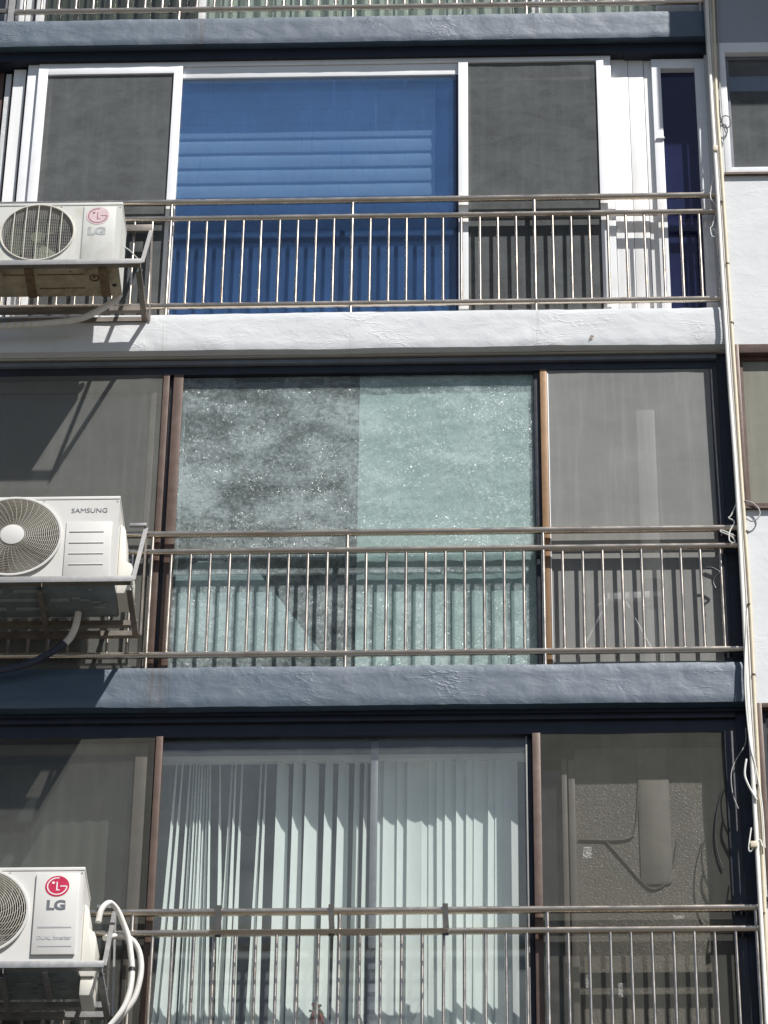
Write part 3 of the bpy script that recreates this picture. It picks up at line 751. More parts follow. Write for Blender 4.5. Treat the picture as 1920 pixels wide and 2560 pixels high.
def ac_unit(x1, z0, z1, w, d, yf, fcx, fcz, fr_, mat, label, kind):
    x0 = x1-w
    root = thing('air_conditioner', ((x0+x1)/2, yf+d/2, z0), label, 'air conditioner', 'outdoor air conditioner units on the railings')
    c = MB()
    t = .003
    c.box(x0, x0+t, yf, yf+d, z0+.012, z1); c.box(x1-t, x1, yf, yf+d, z0+.012, z1)
    c.box(x0+t, x1-t, yf, yf+d, z1-t, z1); c.box(x0+t, x1-t, yf+d-t, yf+d, z0+.012, z1-t)
    c.build('casing', mat, root)
    f = MB(); plate_hole(f, x0-.001, x1+.001, z0+.012, z1-.022, fcx, fcz, fr_, yf-.006)
    n = len(f.v)
    f.box(x0-.001, x1+.001, yf-.0065, yf-.0002, z0+.006, z0+.0118)
    f.quad((x1+.001,yf-.006,z0+.012),(x1+.001,yf-.0001,z0+.012),(x1+.001,yf-.0001,z1-.022),(x1+.001,yf-.006,z1-.022))
    f.build('front_panel', mat, root)
    MB().box(x0-.003, x1+.003, yf-.009, yf+d+.002, z1-.020, z1+.003).build('top_cover', mat, root, bevel=.004)
    for (sx, sz) in ((x1-.012, z1-.035), (x1-.012, z0+.03), (x0+.012, z1-.035), (x0+w*.52, z1-.030)):
        MB().disc((sx,0,sz), 0, .005, yf-.0085, yf-.0062, 10).build('screw', M['txt_fade'], root)
    # fan well and fan
    wl = MB(); nn = 48; b = 0
    for i in range(nn):
        a = 2*math.pi*i/nn
        wl.v += [(fcx+math.cos(a)*fr_, yf-.006, fcz+math.sin(a)*fr_), (fcx+math.cos(a)*fr_*.96, yf+.085, fcz+math.sin(a)*fr_*.96)]
    for i in range(nn):
        j = (i+1) % nn; wl.f.append((2*i, 2*j, 2*j+1, 2*i+1))
    wl.build('fan_shroud', mat, root)
    MB().box(max(x0+.01, fcx-fr_*1.05), min(x1-.01, fcx+fr_*1.05), yf+.19, yf+.2, max(z0+.02, fcz-fr_*1.05), min(z1-.03, fcz+fr_*1.05)).build('heat_exchanger', M['coil'], root)
    fb = MB(); fb.disc((fcx, 0, fcz), 0, .045, yf+.03, yf+.1, 24)
    for k in range(3):
        a0 = k*2*math.pi/3+.5; pts = []
        for q in range(6):
            a = a0+q*.26
            pts.append((a, .04, yf+.045+q*.010)); pts.append((a-.1, fr_*.90*(1-.02*q), yf+.04+q*.012))
        b = len(fb.v)
        for (a, r, y) in pts: fb.v.append((fcx+math.cos(a)*r, y, fcz+math.sin(a)*r))
        for q in range(5): fb.f.append((b+2*q, b+2*q+1, b+2*q+3, b+2*q+2))
    fb.build('fan', M['fan_green'] if kind == 'a' else M['fan_grey'], root)
    # grille
    if kind == 'a':
        g = MB(); st = .0125
        k = int(fr_/st)
        for i in range(-k, k+1):
            h = math.sqrt(max(0, fr_**2-(i*st)**2))
            g.box(fcx+i*st-.0009, fcx+i*st+.0009, yf-.002, yf-.0005, fcz-h, fcz+h)
            g.box(fcx-h, fcx+h, yf-.0004, yf+.001, fcz+i*st-.0009, fcz+i*st+.0009)
        props(g.build('wire_mesh', M['cablegrey'], root), kind='stuff')
        rim = MB().ring((fcx, yf-.010, fcz), fr_+.004, .007, 56, 6).build('grille_rim', M['wire'], root)
        wmat = M['wire']
        for i in range(-2, 3):
            x = fcx+i*fr_*.33; h = math.sqrt(fr_**2-(x-fcx)**2)
            MB().tube([(x, yf-.012, fcz-h), (x, yf-.022, fcz-h*.5), (x, yf-.024, fcz), (x, yf-.022, fcz+h*.5), (x, yf-.012, fcz+h)], .0028, 6).build('guard_wire', wmat, root)
    else:
        def dome(r): return yf-.018-.014*(1-(r/fr_)**2)
        g = MB(); nr = 18 if kind == 'b' else 16
        rh = .072 if kind == 'b' else .06
        for i in range(nr):
            r = rh+(fr_-.014-rh)*(i+.6)/nr
            g.ring((fcx, dome(r), fcz), r, .0026, 56, 4)
        ns = 40 if kind == 'b' else 22
        tw = .22 if kind == 'b' else .9
        for k in range(ns):
            pts = []
            for q in range(9):
                r = rh+(fr_-.006-rh)*q/8; a = 2*math.pi*k/ns+tw*(q/8)**1.5
                pts.append((fcx+math.cos(a)*r, dome(r)-.001, fcz+math.sin(a)*r))
            g.tube(pts, .0013, 4, False)
        props(g.build('fan_grille', M['wire_w'], root), kind='stuff')
        MB().disc((fcx, 0, fcz), 0, rh, dome(rh)-.006, dome(rh)+.004, 40).build('grille_hub', mat, root, bevel=.0015)
        MB().disc((fcx, 0, fcz), fr_-.010, fr_+.006, yf-.022, yf-.0055, 64).build('grille_rim', mat, root, bevel=.002)
    return root
def prism_y(poly, y0, y1): return MB().prism(poly, y0, y1)
def base_pan(root, x0, x1, y0, y1, z, mat, ribmat, rust=False, seed=1):
    pan = MB().box(x0+.004, x1-.004, y0+.004, y1-.002, z+.001, z+.011).build('base_pan', mat, root, bevel=.003)
    rnd = random.Random(seed)
    w = x1-x0
    def emb(name, px0, px1, py0, py1, h=.006, m=ribmat):
        MB().box(px0, px1, py0, py1, z+.0012-h, z+.0008).build(name, m, pan, bevel=min(.0025, h*.4))
    D = y1-y0
    if rust:
        for fx in (.88, .30):
            emb('foot', x0+w*fx-.03, x0+w*fx+.025, y0+.01, y1-.005, .012, ribmat)
        emb('rib', x0+w*.36, x0+w*.72, y0+.07, y0+.078, .004); emb('rib', x0+w*.36, x0+w*.72, y1-.085, y1-.078, .004)
        emb('rib', x0+w*.08, x0+w*.26, y0+.07, y0+.078, .004)
        s = MB().disc((0,0,0), .02, .032, 0, .005, 20); s.v = [(x0+w*.80+a, y0+.11+c, z-.004+b) for (a,b,c) in s.v]; s.build('rib', ribmat, pan)
        for (fx, fy, r) in ((.95, .19, .014), (.80, .11, .008), (.55, .22, .006), (.62, .05, .005)):
            s = MB().disc((0,0,0), 0, r, 0, .0015, 14); s.v = [(x0+w*fx+a, y0+fy*D/.3+c, z-.0012+b) for (a,b,c) in s.v]; s.build('drain_hole', M['black'], pan)
    else:
        # long pressed slots on the left, loose scattered ribs on the right
        for r_ in range(3):
            yy = y0+.05+r_*.085
            cuts = [(.02,.30),(.36,.56)] if r_ != 1 else [(.05,.52),(.58,.70)]
            for (a, b) in cuts: emb('rib', x0+w*a, x0+w*b, yy, yy+.028, .007)
        for q in range(9):
            a = x0+w*rnd.uniform(.66, .93); l = rnd.uniform(.02, .07); yy = y0+rnd.uniform(.04, D-.05)
            emb('rib', a, min(a+l, x1-.02), yy, yy+rnd.uniform(.008,.02), .005)
    return pan

def bracket(x1, xmid, z, yl, lip, label, mat, lipmat, tie_top, xin=None, zwall=None):
    """angle-iron shelf: front lip, rear bars, arms that run back to the railing, and a tie up to the rail"""
    root = thing('metal_bracket', (x1, 0, z-lip), label, 'bracket', 'angle iron brackets under the air conditioners')
    x0 = XL+.1; t = .004
    MB().box(x0, x1, yl, yl+t, z-lip*.35, z+lip*.65).build('front_lip', lipmat, root, bevel=.001)
    MB().box(x0, x1, yl+t+.0003, yl+.04, z-lip*.35, z-lip*.35+t).build('front_flange', mat, root)
    zz = z-lip*.35
    for yb in (-.115, -.012):
        MB().box(x0, x1-.004, yb, yb+t, zz-.034, zz+.002).box(x0, x1-.004, yb+t+.0002, yb+.032, zz-.034, zz-.030).build('rear_bar', mat, root)
    for xa_ in ([x1-.004]+([xmid] if xmid else [])+[x0+.05]):
        MB().box(xa_-t, xa_, yl+.002, .012, zz-.032, zz-.0004).box(xa_-.034, xa_-t-.0002, yl+.045, .012, zz-.036, zz-.032).build('arm', mat, root)
    # tie from the front corner up to the railing
    a = Vector((x1+.002, yl+.01, z)); b = Vector((tie_top[0], RY-.02, tie_top[1]))
    MB().bar(a, b, .005, .026, (1,0,0)).build('tie_bar', lipmat, root)
    MB().bar(b+Vector((.004,-.006,-.002)), Vector((x1+.01, -.008, zz-.03)), .004, .012, (1,0,0)).build('upright', mat, root)
    big_ = .055 if tie_top[2:] else .020
    MB().box(b.x-(.19 if tie_top[2:] else .10), b.x+.004, RY-.045, RY-.024, b.z+.020-big_, b.z+.020).build('rail_clamp', mat if tie_top[2:] else lipmat, root, bevel=.001)
    for q in range(3):
        MB().tube([(x1-.0045, yl+.05+q*.16, zz-.016), (x1+.003, yl+.05+q*.16, zz-.016)], .006, 6).build('bolt', lipmat, root)
    return root
def emblem(root, cx, cz, r, y, disc_m, line_m, y1=None):
    e = MB().disc((cx,0,cz), 0, r, y-.0012, y, 40).build('emblem', disc_m, root)
    yy = y-.0016
    arc = MB(); R = r*.80; pts = []
    for q in range(26):
        a = math.radians(80+q*(280/25)); pts.append((cx+math.cos(a)*R, yy, cz+math.sin(a)*R))
    pts.append((cx+r*.25, yy, cz-.0))
    for a, b in zip(pts[:-1], pts[1:]): arc.bar(a, b, r*.095, .0006, (0,1,0))
    arc.build('emblem_ring', line_m, e)
    l = MB(); l.box(cx-r*.07, cx+r*.03, yy-.0003, yy+.0003, cz-r*.42, cz+r*.42); l.box(cx+r*.03, cx+r*.22, yy-.0003, yy+.0003, cz-r*.42, cz-r*.33)
    l.build('emblem_stroke', line_m, e)
    d = MB().disc((cx-r*.33,0,cz+r*.33), 0, r*.12, yy-.0003, yy+.0003, 16).build('emblem_dot', line_m, e)
    return e

# --- unit on the upper balcony (old, faded)
yl = -.52; yf = -.495
zlip = PZ(250, 655, yl)
b1 = bracket(PX(354, 655, yl), None, zlip, yl, .04, 'weathered angle iron bracket holding the old rusty air conditioner at the white band', M['bronze'], M['bracket'], (PX(379, 588, RY), PZ(379, 578, RY), 1))
z0 = zlip-.012; z1 = PZ(250, 509, yf)
x1 = PX(303, 560, yf)
fcx, fcz = PX(93, 584, yf), PZ(93, 584, yf)
uA = ac_unit(x1, z0, z1, .80, .285, yf, fcx, fcz, .228, M['ac_old'], 'old off-white outdoor air conditioner with faded pink emblem and rusty underside', 'a')
base_pan(uA, x1-.80, x1, yf, yf+.285, z0, M['pan_rust'], M['rustrib'], True)
xs_ = PX(206, 570, yf)
MB().box(xs_-.0015, xs_+.0015, yf-.0075, yf-.0055, z0+.015, z1-.03).build('panel_seam', M['txt_fade'], uA)
MB().box(xs_+.004, PX(288, 560, yf), yf-.010, yf-.0062, z0+.015, PZ(288, 519, yf)).build('service_panel', M['ac_old'], uA, bevel=.002)
emblem(uA, PX(245, 542, yf), PZ(245, 542, yf), .073, yf-.0101, M['pink'], M['pinkline'])
lt = text_mesh('LG', .068, PX(242, 580, yf), PZ(242, 580, yf), yf-.0108, None, .112, off=.004); lt.build('lettering', M['txt_fade'], uA)
# --- unit on the middle balcony
yl = -.50; yf = -.475
zlip = PZ(200, 1449, yl)
b2 = bracket(PX(331, 1449, yl), PX(105, 1460, yl), zlip, yl, .042, 'angle iron bracket of the middle air conditioner, hung from the railing by a slanted tie', M['bronze'], M['bracket'], (PX(366, 1325, RY), PZ(366, 1325, RY)))
z0 = zlip-.013; z1 = PZ(200, 1244, yf); x1 = PX(294, 1340, yf)
fcx, fcz = PX(32, 1345, yf), PZ(32, 1345, yf)
uB = ac_unit(x1, z0, z1, .94, .33, yf, fcx, fcz, .287, M['ac'], 'white outdoor air conditioner with white fan hub and four-slot panel', 'b')
base_pan(uB, x1-.94, x1, yf, yf+.33, z0, M['pan'], M['pan_emb'], False, 3)
pa, pb = PX(160, 1400, yf), PX(275, 1400, yf); za, zb_ = z0+.02, PZ(215, 1307, yf)
sp_ = MB().box(pa, pb, yf-.012, yf-.0062, za, zb_).build('service_panel', M['ac'], uB, bevel=.003)
for q, yy in enumerate((1332, 1359.5, 1386.5, 1413.5)):
    zc_ = PZ(215, yy, yf); sx = PX(215, yy, yf)+.005-.002*q
    MB().box(sx-.102, sx+.102, yf-.0150, yf-.0121, zc_-.0035, zc_+.0035).build('groove', M['ac'], sp_, bevel=.001)
    MB().box(sx-.102, sx+.102, yf-.0128, yf-.0119, zc_-.0075, zc_-.0036).build('groove', M['txt_fade'], sp_)
lt = text_mesh('SAMSUNG', .034, PX(224, 1278, yf), PZ(224, 1278, yf), yf-.0068, None, .212, off=.0); lt.build('lettering', M['txt_grey'], uB)
vz = lambda y: PZ(300, y, yf+.12)
MB().prism([(x1+.0015, z0+.005), (x1+.088, z0+.005), (x1+.088, z0+.20), (x1+.078, z0+.222), (x1+.045, z0+.24), (x1+.034, z0+.47), (x1+.022, z0+.50), (x1+.0015, z0+.515)], yf+.10, yf+.29).build('valve_cover', M['valve'], uB, bevel=.004)
# --- unit on the lower balcony
yl = -.48; yf = -.455
zlip = PZ(120, 2413, yl)
b3 = bracket(PX(259, 2413, yl), PX(8, 2430, yl), zlip, yl, .042, 'grey steel bracket of the lowest air conditioner, beside the looped white hoses', M['galv'], M['galv'], (PX(288, 2283, RY), PZ(288, 2280, RY)))
z0 = zlip-.012; z1 = PZ(120, 2171, yf); x1 = PX(205, 2280, yf)
fcx, fcz = PX(-54, 2283, yf), PZ(-54, 2283, yf)
uC = ac_unit(x1, z0, z1, .86, .32, yf, fcx, fcz, .275, M['ac'], 'white outdoor air conditioner with red round emblem on a raised panel', 'c')
base_pan(uC, x1-.86, x1, yf, yf+.32, z0, M['pan'], M['pan'], False, 9)
MB().box(x1-.20, x1-.165, yf+.01, yf+.30, z0-.016, z0-.0005).build('foot', M['galv'], uC, bevel=.002)
pa, pb = PX(85, 2290, yf), PX(194, 2290, yf); za, zb_ = PZ(140, 2390, yf), PZ(140, 2187, yf)
sp_ = MB().box(pa, pb, yf-.018, yf-.0062, za, zb_).build('service_panel', M['ac'], uC, bevel=.004)
yq = yf-.0181
emblem(uC, PX(144, 2220, yf), PZ(144, 2220, yf), .067, yq, M['red'], M['whiteprint'])
text_mesh('LG', .066, PX(141, 2267, yf), PZ(141, 2267, yf), yq-.0006, None, .104, off=.003).build('lettering', M['txt_grey'], uC)
text_mesh('DUAL Inverter', .026, PX(136, 2348.5, yf), PZ(136, 2348.5, yf), yq-.0006, None, .190, off=.001).build('lettering', M['txt_fade'], uC)
for yy in (2321.5, 2368.5):
    zc_ = PZ(137, yy, yf); sx = PX(137, yy, yf)
    MB().box(sx-.093, sx+.093, yq-.0022, yq+.0005, zc_-.005, zc_-.001).build('groove', M['whiteprint'], sp_, bevel=.0008)
    MB().box(sx-.093, sx+.093, yq-.0008, yq+.0005, zc_-.0008, zc_+.0022).build('groove', M['txt_grey'], sp_)
MB().prism([(x1+.0015, z0+.005), (x1+.078, z0+.005), (x1+.078, z0+.25), (x1+.066, z0+.285), (x1+.034, z0+.31), (x1+.030, z0+.43), (x1+.012, z0+.46), (x1+.0015, z0+.465)], yf+.08, yf+.28).build('valve_cover', M['valve'], uC, bevel=.004)
MB().box(x1+.002, x1+.075, yf+.09, yf+.26, z0-.11, z0+.004).build('valve_cover', M['valve'], uC, bevel=.008)

# ------------------------------------------------------------------ hoses
def tubepx(pts, r, n=10, sm=6, radii=None):
    P = [unp(x, y, Y) for (x, y, Y) in pts]
    return MB().tube(smooth_path(P, sm), r, n)
h = thing('insulated_hose', unp(100, 800, -.2), 'taped cream hose sagging under the rusty air conditioner across the white band', 'hose')
tubepx([(-60,818,-.12),(60,812,-.12),(140,806,-.13),(200,797,-.14),(250,774,-.15),(285,752,-.17),(300,735,-.18)], .021).build('pipe', M['hose'], h)
for q in range(11):
    a = unp(-20+q*20, 817-q*1.2 if q < 7 else 817-7*1.2-(q-7)*3, -.122); MB().tube([a+Vector((-.003,0,.0)), a+Vector((.004,0,-.002))], .0222, 10).build('tape_band', M['cream'], h)
h = thing('insulated_hose', unp(120, 1650, -.2), 'dark wrapped hose with torn pale end below the middle air conditioner', 'hose')
tubepx([(-60,1682,-.06),(20,1672,-.07),(80,1655,-.09),(130,1630,-.11),(165,1606,-.13)], .021).build('pipe', M['hose_dk'], h)
tubepx([(163,1608,-.13),(178,1590,-.14),(190,1562,-.17),(196,1530,-.2)], .022).build('pale_end', M['hose'], h)
h = thing('insulated_hose', unp(300, 2560, -.15), 'white hose arching from the lowest air conditioner and looping down past the railing', 'hose')
tubepx([(246,2305,-.22),(252,2278,-.22),(264,2262,-.2),(277,2258,-.17),(294,2276,-.14),(309,2310,-.12),(321,2345,-.11),(327,2385,-.11),(330,2430,-.11),(324,2480,-.12),(306,2525,-.13),(270,2570,-.14),(240,2600,-.15)], .0165).build('pipe', M['hose'], h)
MB().tube([unp(329.2,2420,-.11), unp(329.8,2429,-.11)], .019, 10).build('tape_band', M['tapeblack'], h)
h = thing('insulated_hose', unp(320, 2560, -.12), 'second white hose, wider loop behind the arching one by the lowest air conditioner', 'hose')
tubepx([(262,2345,-.18),(285,2341,-.1),(310,2343,-.085),(333,2353,-.085),(348,2380,-.085),(353,2420,-.085),(346,2465,-.09),(331,2505,-.095),(300,2545,-.1),(270,2580,-.1)], .0165).build('pipe', M['hose'], h)
h = tubepx([(305,615,-.3),(318,622,-.2),(330,632,-.1),(345,648,-.06)], .004, 6).solo('drain_cable', M['cablewht'], 'thin white cable between the rusty air conditioner and the railing', 'cable')

# ------------------------------------------------------------------ conduits and cables in the corner
def vline(pts, Y): return [unp(x, y, Y) for (x, y) in pts]
def conduit(pts, Y, r, mat, name, label, cat, n=10, group=None):
    P = smooth_path(vline(pts, Y), 5); return MB().tube(P, r, n).solo(name, mat, label, cat, group)
zlo, zhi = -60, 2640
conduit([(1764,-60),(1778,230),(1792,450),(1807,700),(1823,950),(1841,1200),(1858,1500),(1870,1750),(1880,1900),(1897,2200),(1914,2500),(1921,2640)], -.052, .0128, M['conduit'], 'conduit', 'white vertical conduit, thickest pipe, nearest the balcony ends in the corner', 'pipe')
cr = thing('conduit', unp(1860, 2640, -.045), 'cream vertical conduit tied with bands, just right of the white one', 'pipe')
cpts = [(1781,-60),(1791,230),(1806,450),(1822,700),(1838,950),(1854,1200),(1875,1500),(1887,1750),(1895,1900),(1909,2200),(1922,2500),(1928,2640)]
MB().tube(smooth_path(vline(cpts, -.042), 5), .0108, 10).build('pipe', M['cream'], cr)
for (x, y) in ((1806,505),(1819,660),(1830,808),(1867,1330),(1873,1512),(1884,1688),(1892,1965),(1910,2285)):
    a = unp(x, y, -.042); MB().tube([a+Vector((0,0,-.006)), a+Vector((0,0,.006))], .013, 10).build('tie_band', M['brown'], cr)
conduit([(1772,-60),(1784,230),(1799,450),(1814,700),(1830,950),(1848,1200),(1866,1500),(1879,1750),(1888,1900),(1903,2200),(1918,2500)], -.028, .0045, M['cableblk'], 'cable', 'thin black cable squeezed between the white and cream conduits', 'cable', 8)
conduit([(1773,-60),(1786,230),(1800,450),(1815,700),(1831,950),(1848,1200),(1867,1500),(1879,1750),(1888,1900),(1903,2200),(1918,2500),(1925,2640)], -.034, .0085, M['hose'], 'conduit', 'slim off-white conduit half hidden between the thick white and cream ones', 'pipe')
conduit([(1758,-60),(1766,100),(1776,260),(1785,340),(1789,395)], -.048, .006, M['cablegrey'], 'cable', 'grey cable left of the white conduit, at the top corner', 'cable', 8)
conduit([(1790,-60),(1799,200),(1800,330),(1797,420),(1812,640),(1826,900)], -.036, .0045, M['cablegrey'], 'cable', 'thin grey cable weaving along the upper cream conduit', 'cable', 8)
conduit([(1868,1520),(1862,1700),(1874,1850),(1890,1920),(1905,2010),(1912,2120)], -.066, .0040, M['cablewht'], 'cable', 'thin pale cable crossing over the conduits near the lowest floor', 'cable', 8)
wires = [
 ([(1799,250),(1800,285),(1806,312),(1818,320),(1827,308),(1822,292),(1810,290),(1804,300),(1812,325),(1816,338),(1808,350)], -.05, .0036, 'cableblk', 'coiled dark cable by the white framed side window'),
 ([(1783,438),(1776,490),(1784,505),(1792,522),(1786,545),(1780,566),(1776,570),(1780,590),(1792,588),(1784,572),(1794,582)], -.03, .0032, 'cablewht', 'knotted white wire hanging at the end of the upper railing'),
 ([(1840,1260),(1828,1288),(1822,1295),(1836,1305),(1824,1330),(1824,1352),(1838,1357),(1830,1342),(1803,1330),(1806,1326),(1838,1340)], -.03, .0042, 'cablewht', 'looped white cable at the end of the middle railing'),
 ([(1860,1252),(1878,1256),(1894,1268),(1900,1284),(1892,1298),(1878,1303),(1866,1296)], -.05, .0045, 'cablegrey', 'stiff grey cable loop under the brown side window'),
 ([(1864,1820),(1863,1860),(1840,1900),(1828,1935),(1832,1985),(1846,2022)], .02, .0035, 'cablegrey', 'thin cable bowing beside the lowest screen frame'),
 ([(1866,1898),(1862,1935),(1872,1965),(1892,2000)], -.07, .0062, 'cablewht', 'short thick white cable stub bent over the lower conduits'),
 ([(1878,2070),(1872,2120),(1878,2128),(1888,2110),(1900,2100),(1906,2116)], -.06, .0045, 'cablewht', 'white cable clip tangle on the lower conduits'),
 ([(1806,1972),(1792,2030),(1788,2090),(1796,2140),(1808,2172)], .075, .0042, 'cableblk', 'black cable sagging across the lowest right screen'),
 ([(1766,1420),(1778,1419),(1790,1424),(1800,1432),(1790,1440),(1783,1455),(1789,1471)], .012, .0055, 'cableblk', 'black strap tied round the last bar of the middle railing'),
]
for (pts, Y, r, mt, lb) in wires:
    MB().tube(smooth_path(vline(pts, Y), 5), r, 7).solo('cable', M[mt], lb, 'cable')
jb = unp(1885, 2112, -.062)
MB().box(jb.x-.02, jb.x+.02, jb.y-.012, jb.y+.008, jb.z-.02, jb.z+.02).solo('cable_clamp', M['cream'], 'cream clamp holding the conduits together low in the corner', 'clamp', bevel=.004)
jb = unp(1788, 372, -.062)
MB().box(jb.x-.014, jb.x+.016, jb.y-.010, jb.y+.006, jb.z-.022, jb.z+.022).solo('cable_clamp', M['cream'], 'cream clamp on the conduits beside the narrow blue casement', 'clamp', bevel=.004)

# ------------------------------------------------------------------ blinds and curtains
# upper window: folded fabric shade with horizontal pleats
ysd = .285
sx0, sx1 = PX(452, 400, ysd)-.05, PX(1088, 400, ysd)
sd = thing('window_shade', ((sx0+sx1)/2, ysd, PZ(700, 560, ysd)), 'pale pleated fabric shade behind the big blue pane', 'blind')
ztop = ZS['T'][1]-.06; pitch = (PZ(700, 348, ysd)-PZ(700, 459, ysd))/3
zk = PZ(700, 348, ysd)
kk = int((ztop-zk)/pitch)
MB().box(sx0, sx1, ysd-.02, ysd+.03, ztop, ztop+.04).build('head_rail', M['pvc'], sd)
for k in range(-18, kk+1):
    z = zk+k*pitch
    if z < PZ(700, 530, ysd): continue
    s = MB(); nxx = 14; b = 0
    pr = [(0.004, 0.0), (-.010, .05), (-.014, .35), (-.006, .75), (.004, 1.0)]
    for i in range(nxx+1):
        x = sx0+(sx1-sx0)*i/nxx; sag = .004*noise.noise(Vector((x*2, k*3.1, 0)))
        for (yy, t) in pr: s.v.append((x, ysd+yy+sag*.6, z+t*pitch*1.0+sag))
    m_ = len(pr)
    for i in range(nxx):
        for j in range(m_-1): a = i*m_+j; s.f.append((a, a+m_, a+m_+1, a+1))
    s.smooth = True; s.build('pleat', M['slat'], sd)
# lower window: vertical vanes
yv = .31; zb = ZS['G'][0]+.07; zt = ZS['L'][1]-.19
vb = thing('vertical_blind', ((xc0+xc1)/2, yv, zb), 'white vertical fabric blind fanned open behind the lowest big pane', 'blind')
MB().box(xc0-.02, xc1+.02, yv-.02, yv+.02, zt, zt+.035).build('head_rail', M['pvc'], vb)
def vane(xt, xb, wt_, wb_, at, ab, dy):
    s = MB(); n = 16
    for i in range(n+1):
        t = i/n; x = xt+(xb-xt)*t; w = wt_+(wb_-wt_)*t; a = at+(ab-at)*t; z = zt-.002+(zb-zt)*t
        c = .006*math.sin(t*5+xt*7)
        s.v += [(x-math.cos(a)*w/2, yv+dy-math.sin(a)*w/2, z), (x+c*.3, yv+dy+.006, z), (x+math.cos(a)*w/2, yv+dy+math.sin(a)*w/2, z)]
    for i in range(n):
        for j in range(2): a = 3*i+j; s.f.append((a, a+1, a+4, a+3))
    s.smooth = True; s.build('vane', M['vane'], vb)
def PXv(x, y=2250): return PX(x, y, yv)
rv = random.Random(4)
left = [(440,402),(455,418),(474,445),(482,462),(490,474),(497,486),(504,496),(510,507),(517,520),(524,534),(548,566),(578,556),(588,578),(604,590),(652,632),(664,648)]
for (xt_, xb_) in left:
    g_ = 470 < xt_ < 530
    vane(PXv(xt_, 1960), PXv(xb_), .014, .034 if g_ else .060, 1.1, .55+rv.uniform(-.3,.25), rv.uniform(-.01,.02))
for (xv, w_, a_) in ((704,.098,.42),(742,.085,.55),(778,.104,.35),(820,.075,.6),(856,.09,.45),(890,.062,.75),(912,.05,.9)):
    vane(PXv(xv+3, 1950), PXv(xv-5), w_*.85, w_, a_+.25, a_, rv.uniform(-.006,.006))
xv = 950
while xv < 1310:
    aa = rv.choice((.06,.12,.2,.3,.42)); vane(PXv(xv, 1950), PXv(xv+rv.uniform(-5,5)), .088, .092, aa+rv.uniform(-.08,.2), aa+rv.uniform(-.1,.1), rv.uniform(-.012,.012)); xv += rv.choice((20,27,33,37))
# middle window: mint curtain behind the right-hand half, plastic sheet low on the left
def curtain(name, x0, x1, z0, z1, y, amp, wl, mat, label, cat):
    s = MB(); nx_ = int((x1-x0)/.018); 
    for i in range(nx_+1):
        x = x0+(x1-x0)*i/nx_; yy = y+amp*math.sin(x*2*math.pi/wl+1.5*noise.noise(Vector((x*2,0,y))))
        for z in (z0, (z0+z1)/2, z1): s.v.append((x, yy*(1 if z < z1 else 1), z))
    for i in range(nx_):
        for j in range(2): a = 3*i+j; s.f.append((a, a+3, a+4, a+1))
    s.smooth = True; return s.solo(name, mat, label, cat)
curtain('curtain', PX(897,1120,.14), PX(1336,1120,.14)-.004, ZS['L'][0]+.05, ZS['M'][1]-.12, .137, .0015, .16, M['mint'], 'pale mint curtain behind the right half of the mottled window', 'curtain')
curtain('curtain', PX(118,20,.25), PX(500,20,.25), ZS['T'][0]+.03, ZS['U'][1]-.1, .25, .02, .11, M['greencurtain'], 'dull green curtain at the top left, seen above the slate band', 'curtain')
curtain('curtain', PX(518,20,.25), PX(1640,20,.25), ZS['T'][0]+.03, ZS['U'][1]-.1, .25, .02, .09, M['mint'], 'pale curtain behind green glass along the top edge', 'curtain')
def k3(x, y): return (x*.57866, 850+y*.57866)
pl = [k3(740,1345), k3(760,1010), k3(860,955), k3(1085,962), k3(1385,1345)]
MB().prism([(PX(x,y,.135), PZ(x,y,.135)) for (x,y) in pl], .134, .138).solo('plastic_sheet', M['sheet'], 'pale plastic sheet with slanted edge, low behind the mottled window', 'sheet')
curtain('curtain', XL+.1, PX(318,2000,.30), ZS['G'][0]+.06, ZS['L'][1]-.2, .30, .003, .09, M['greencurtain2'], 'dull curtain behind the lowest left screen', 'curtain')

# ------------------------------------------------------------------ drying rack hooked on the lowest railing
hk = [PX(x, 2300, RY) for (x) in (546, 828, 1113)]
dr = thing('drying_rack', (hk[1], RY, zC[1]-.3), 'steel clothes drying rack hooked over the lowest railing', 'drying rack')
for x in hk:
    P = [(x, RY+.026, zC[0]-.03), (x, RY+.028, zC[0]+.026), (x, RY, zC[0]+.034), (x, RY-.028, zC[0]+.026), (x+.002, RY-.030, zC[0]-.06), (x+.006, RY-.032, zC[1]+.01), (x+.004, RY-.030, zC[1]-.045)]
    s = MB()
    for a, b in zip(P[:-1], P[1:]): s.bar(a, b, .032, .006, (0,1,0) if abs(a[2]-b[2]) > .02 else (0,0,1))
    s.build('hook', M['hook'], dr)
zr = zC[1]-.024
SL = .60
rd = MB(); rd.bar((hk[0]-.02,0,0), (hk[2]+.02,0,0), .020, .003, (0, SL, 1))
rme = rd.mesh('slat', M['steel'], (0,0,0))
for i in range(7):
    inst('slat', rme, dr, (0, RY-.044-.043*i, zr-.043*i*SL))
for x in (hk[0]-.02, hk[1], hk[2]+.02):
    MB().bar((x, RY-.033, zr+.002), (x, RY-.036-.043*6.6, zr-.043*6.6*SL), .005, .010, (1,0,0)).build('side_arm', M['steel'], dr)

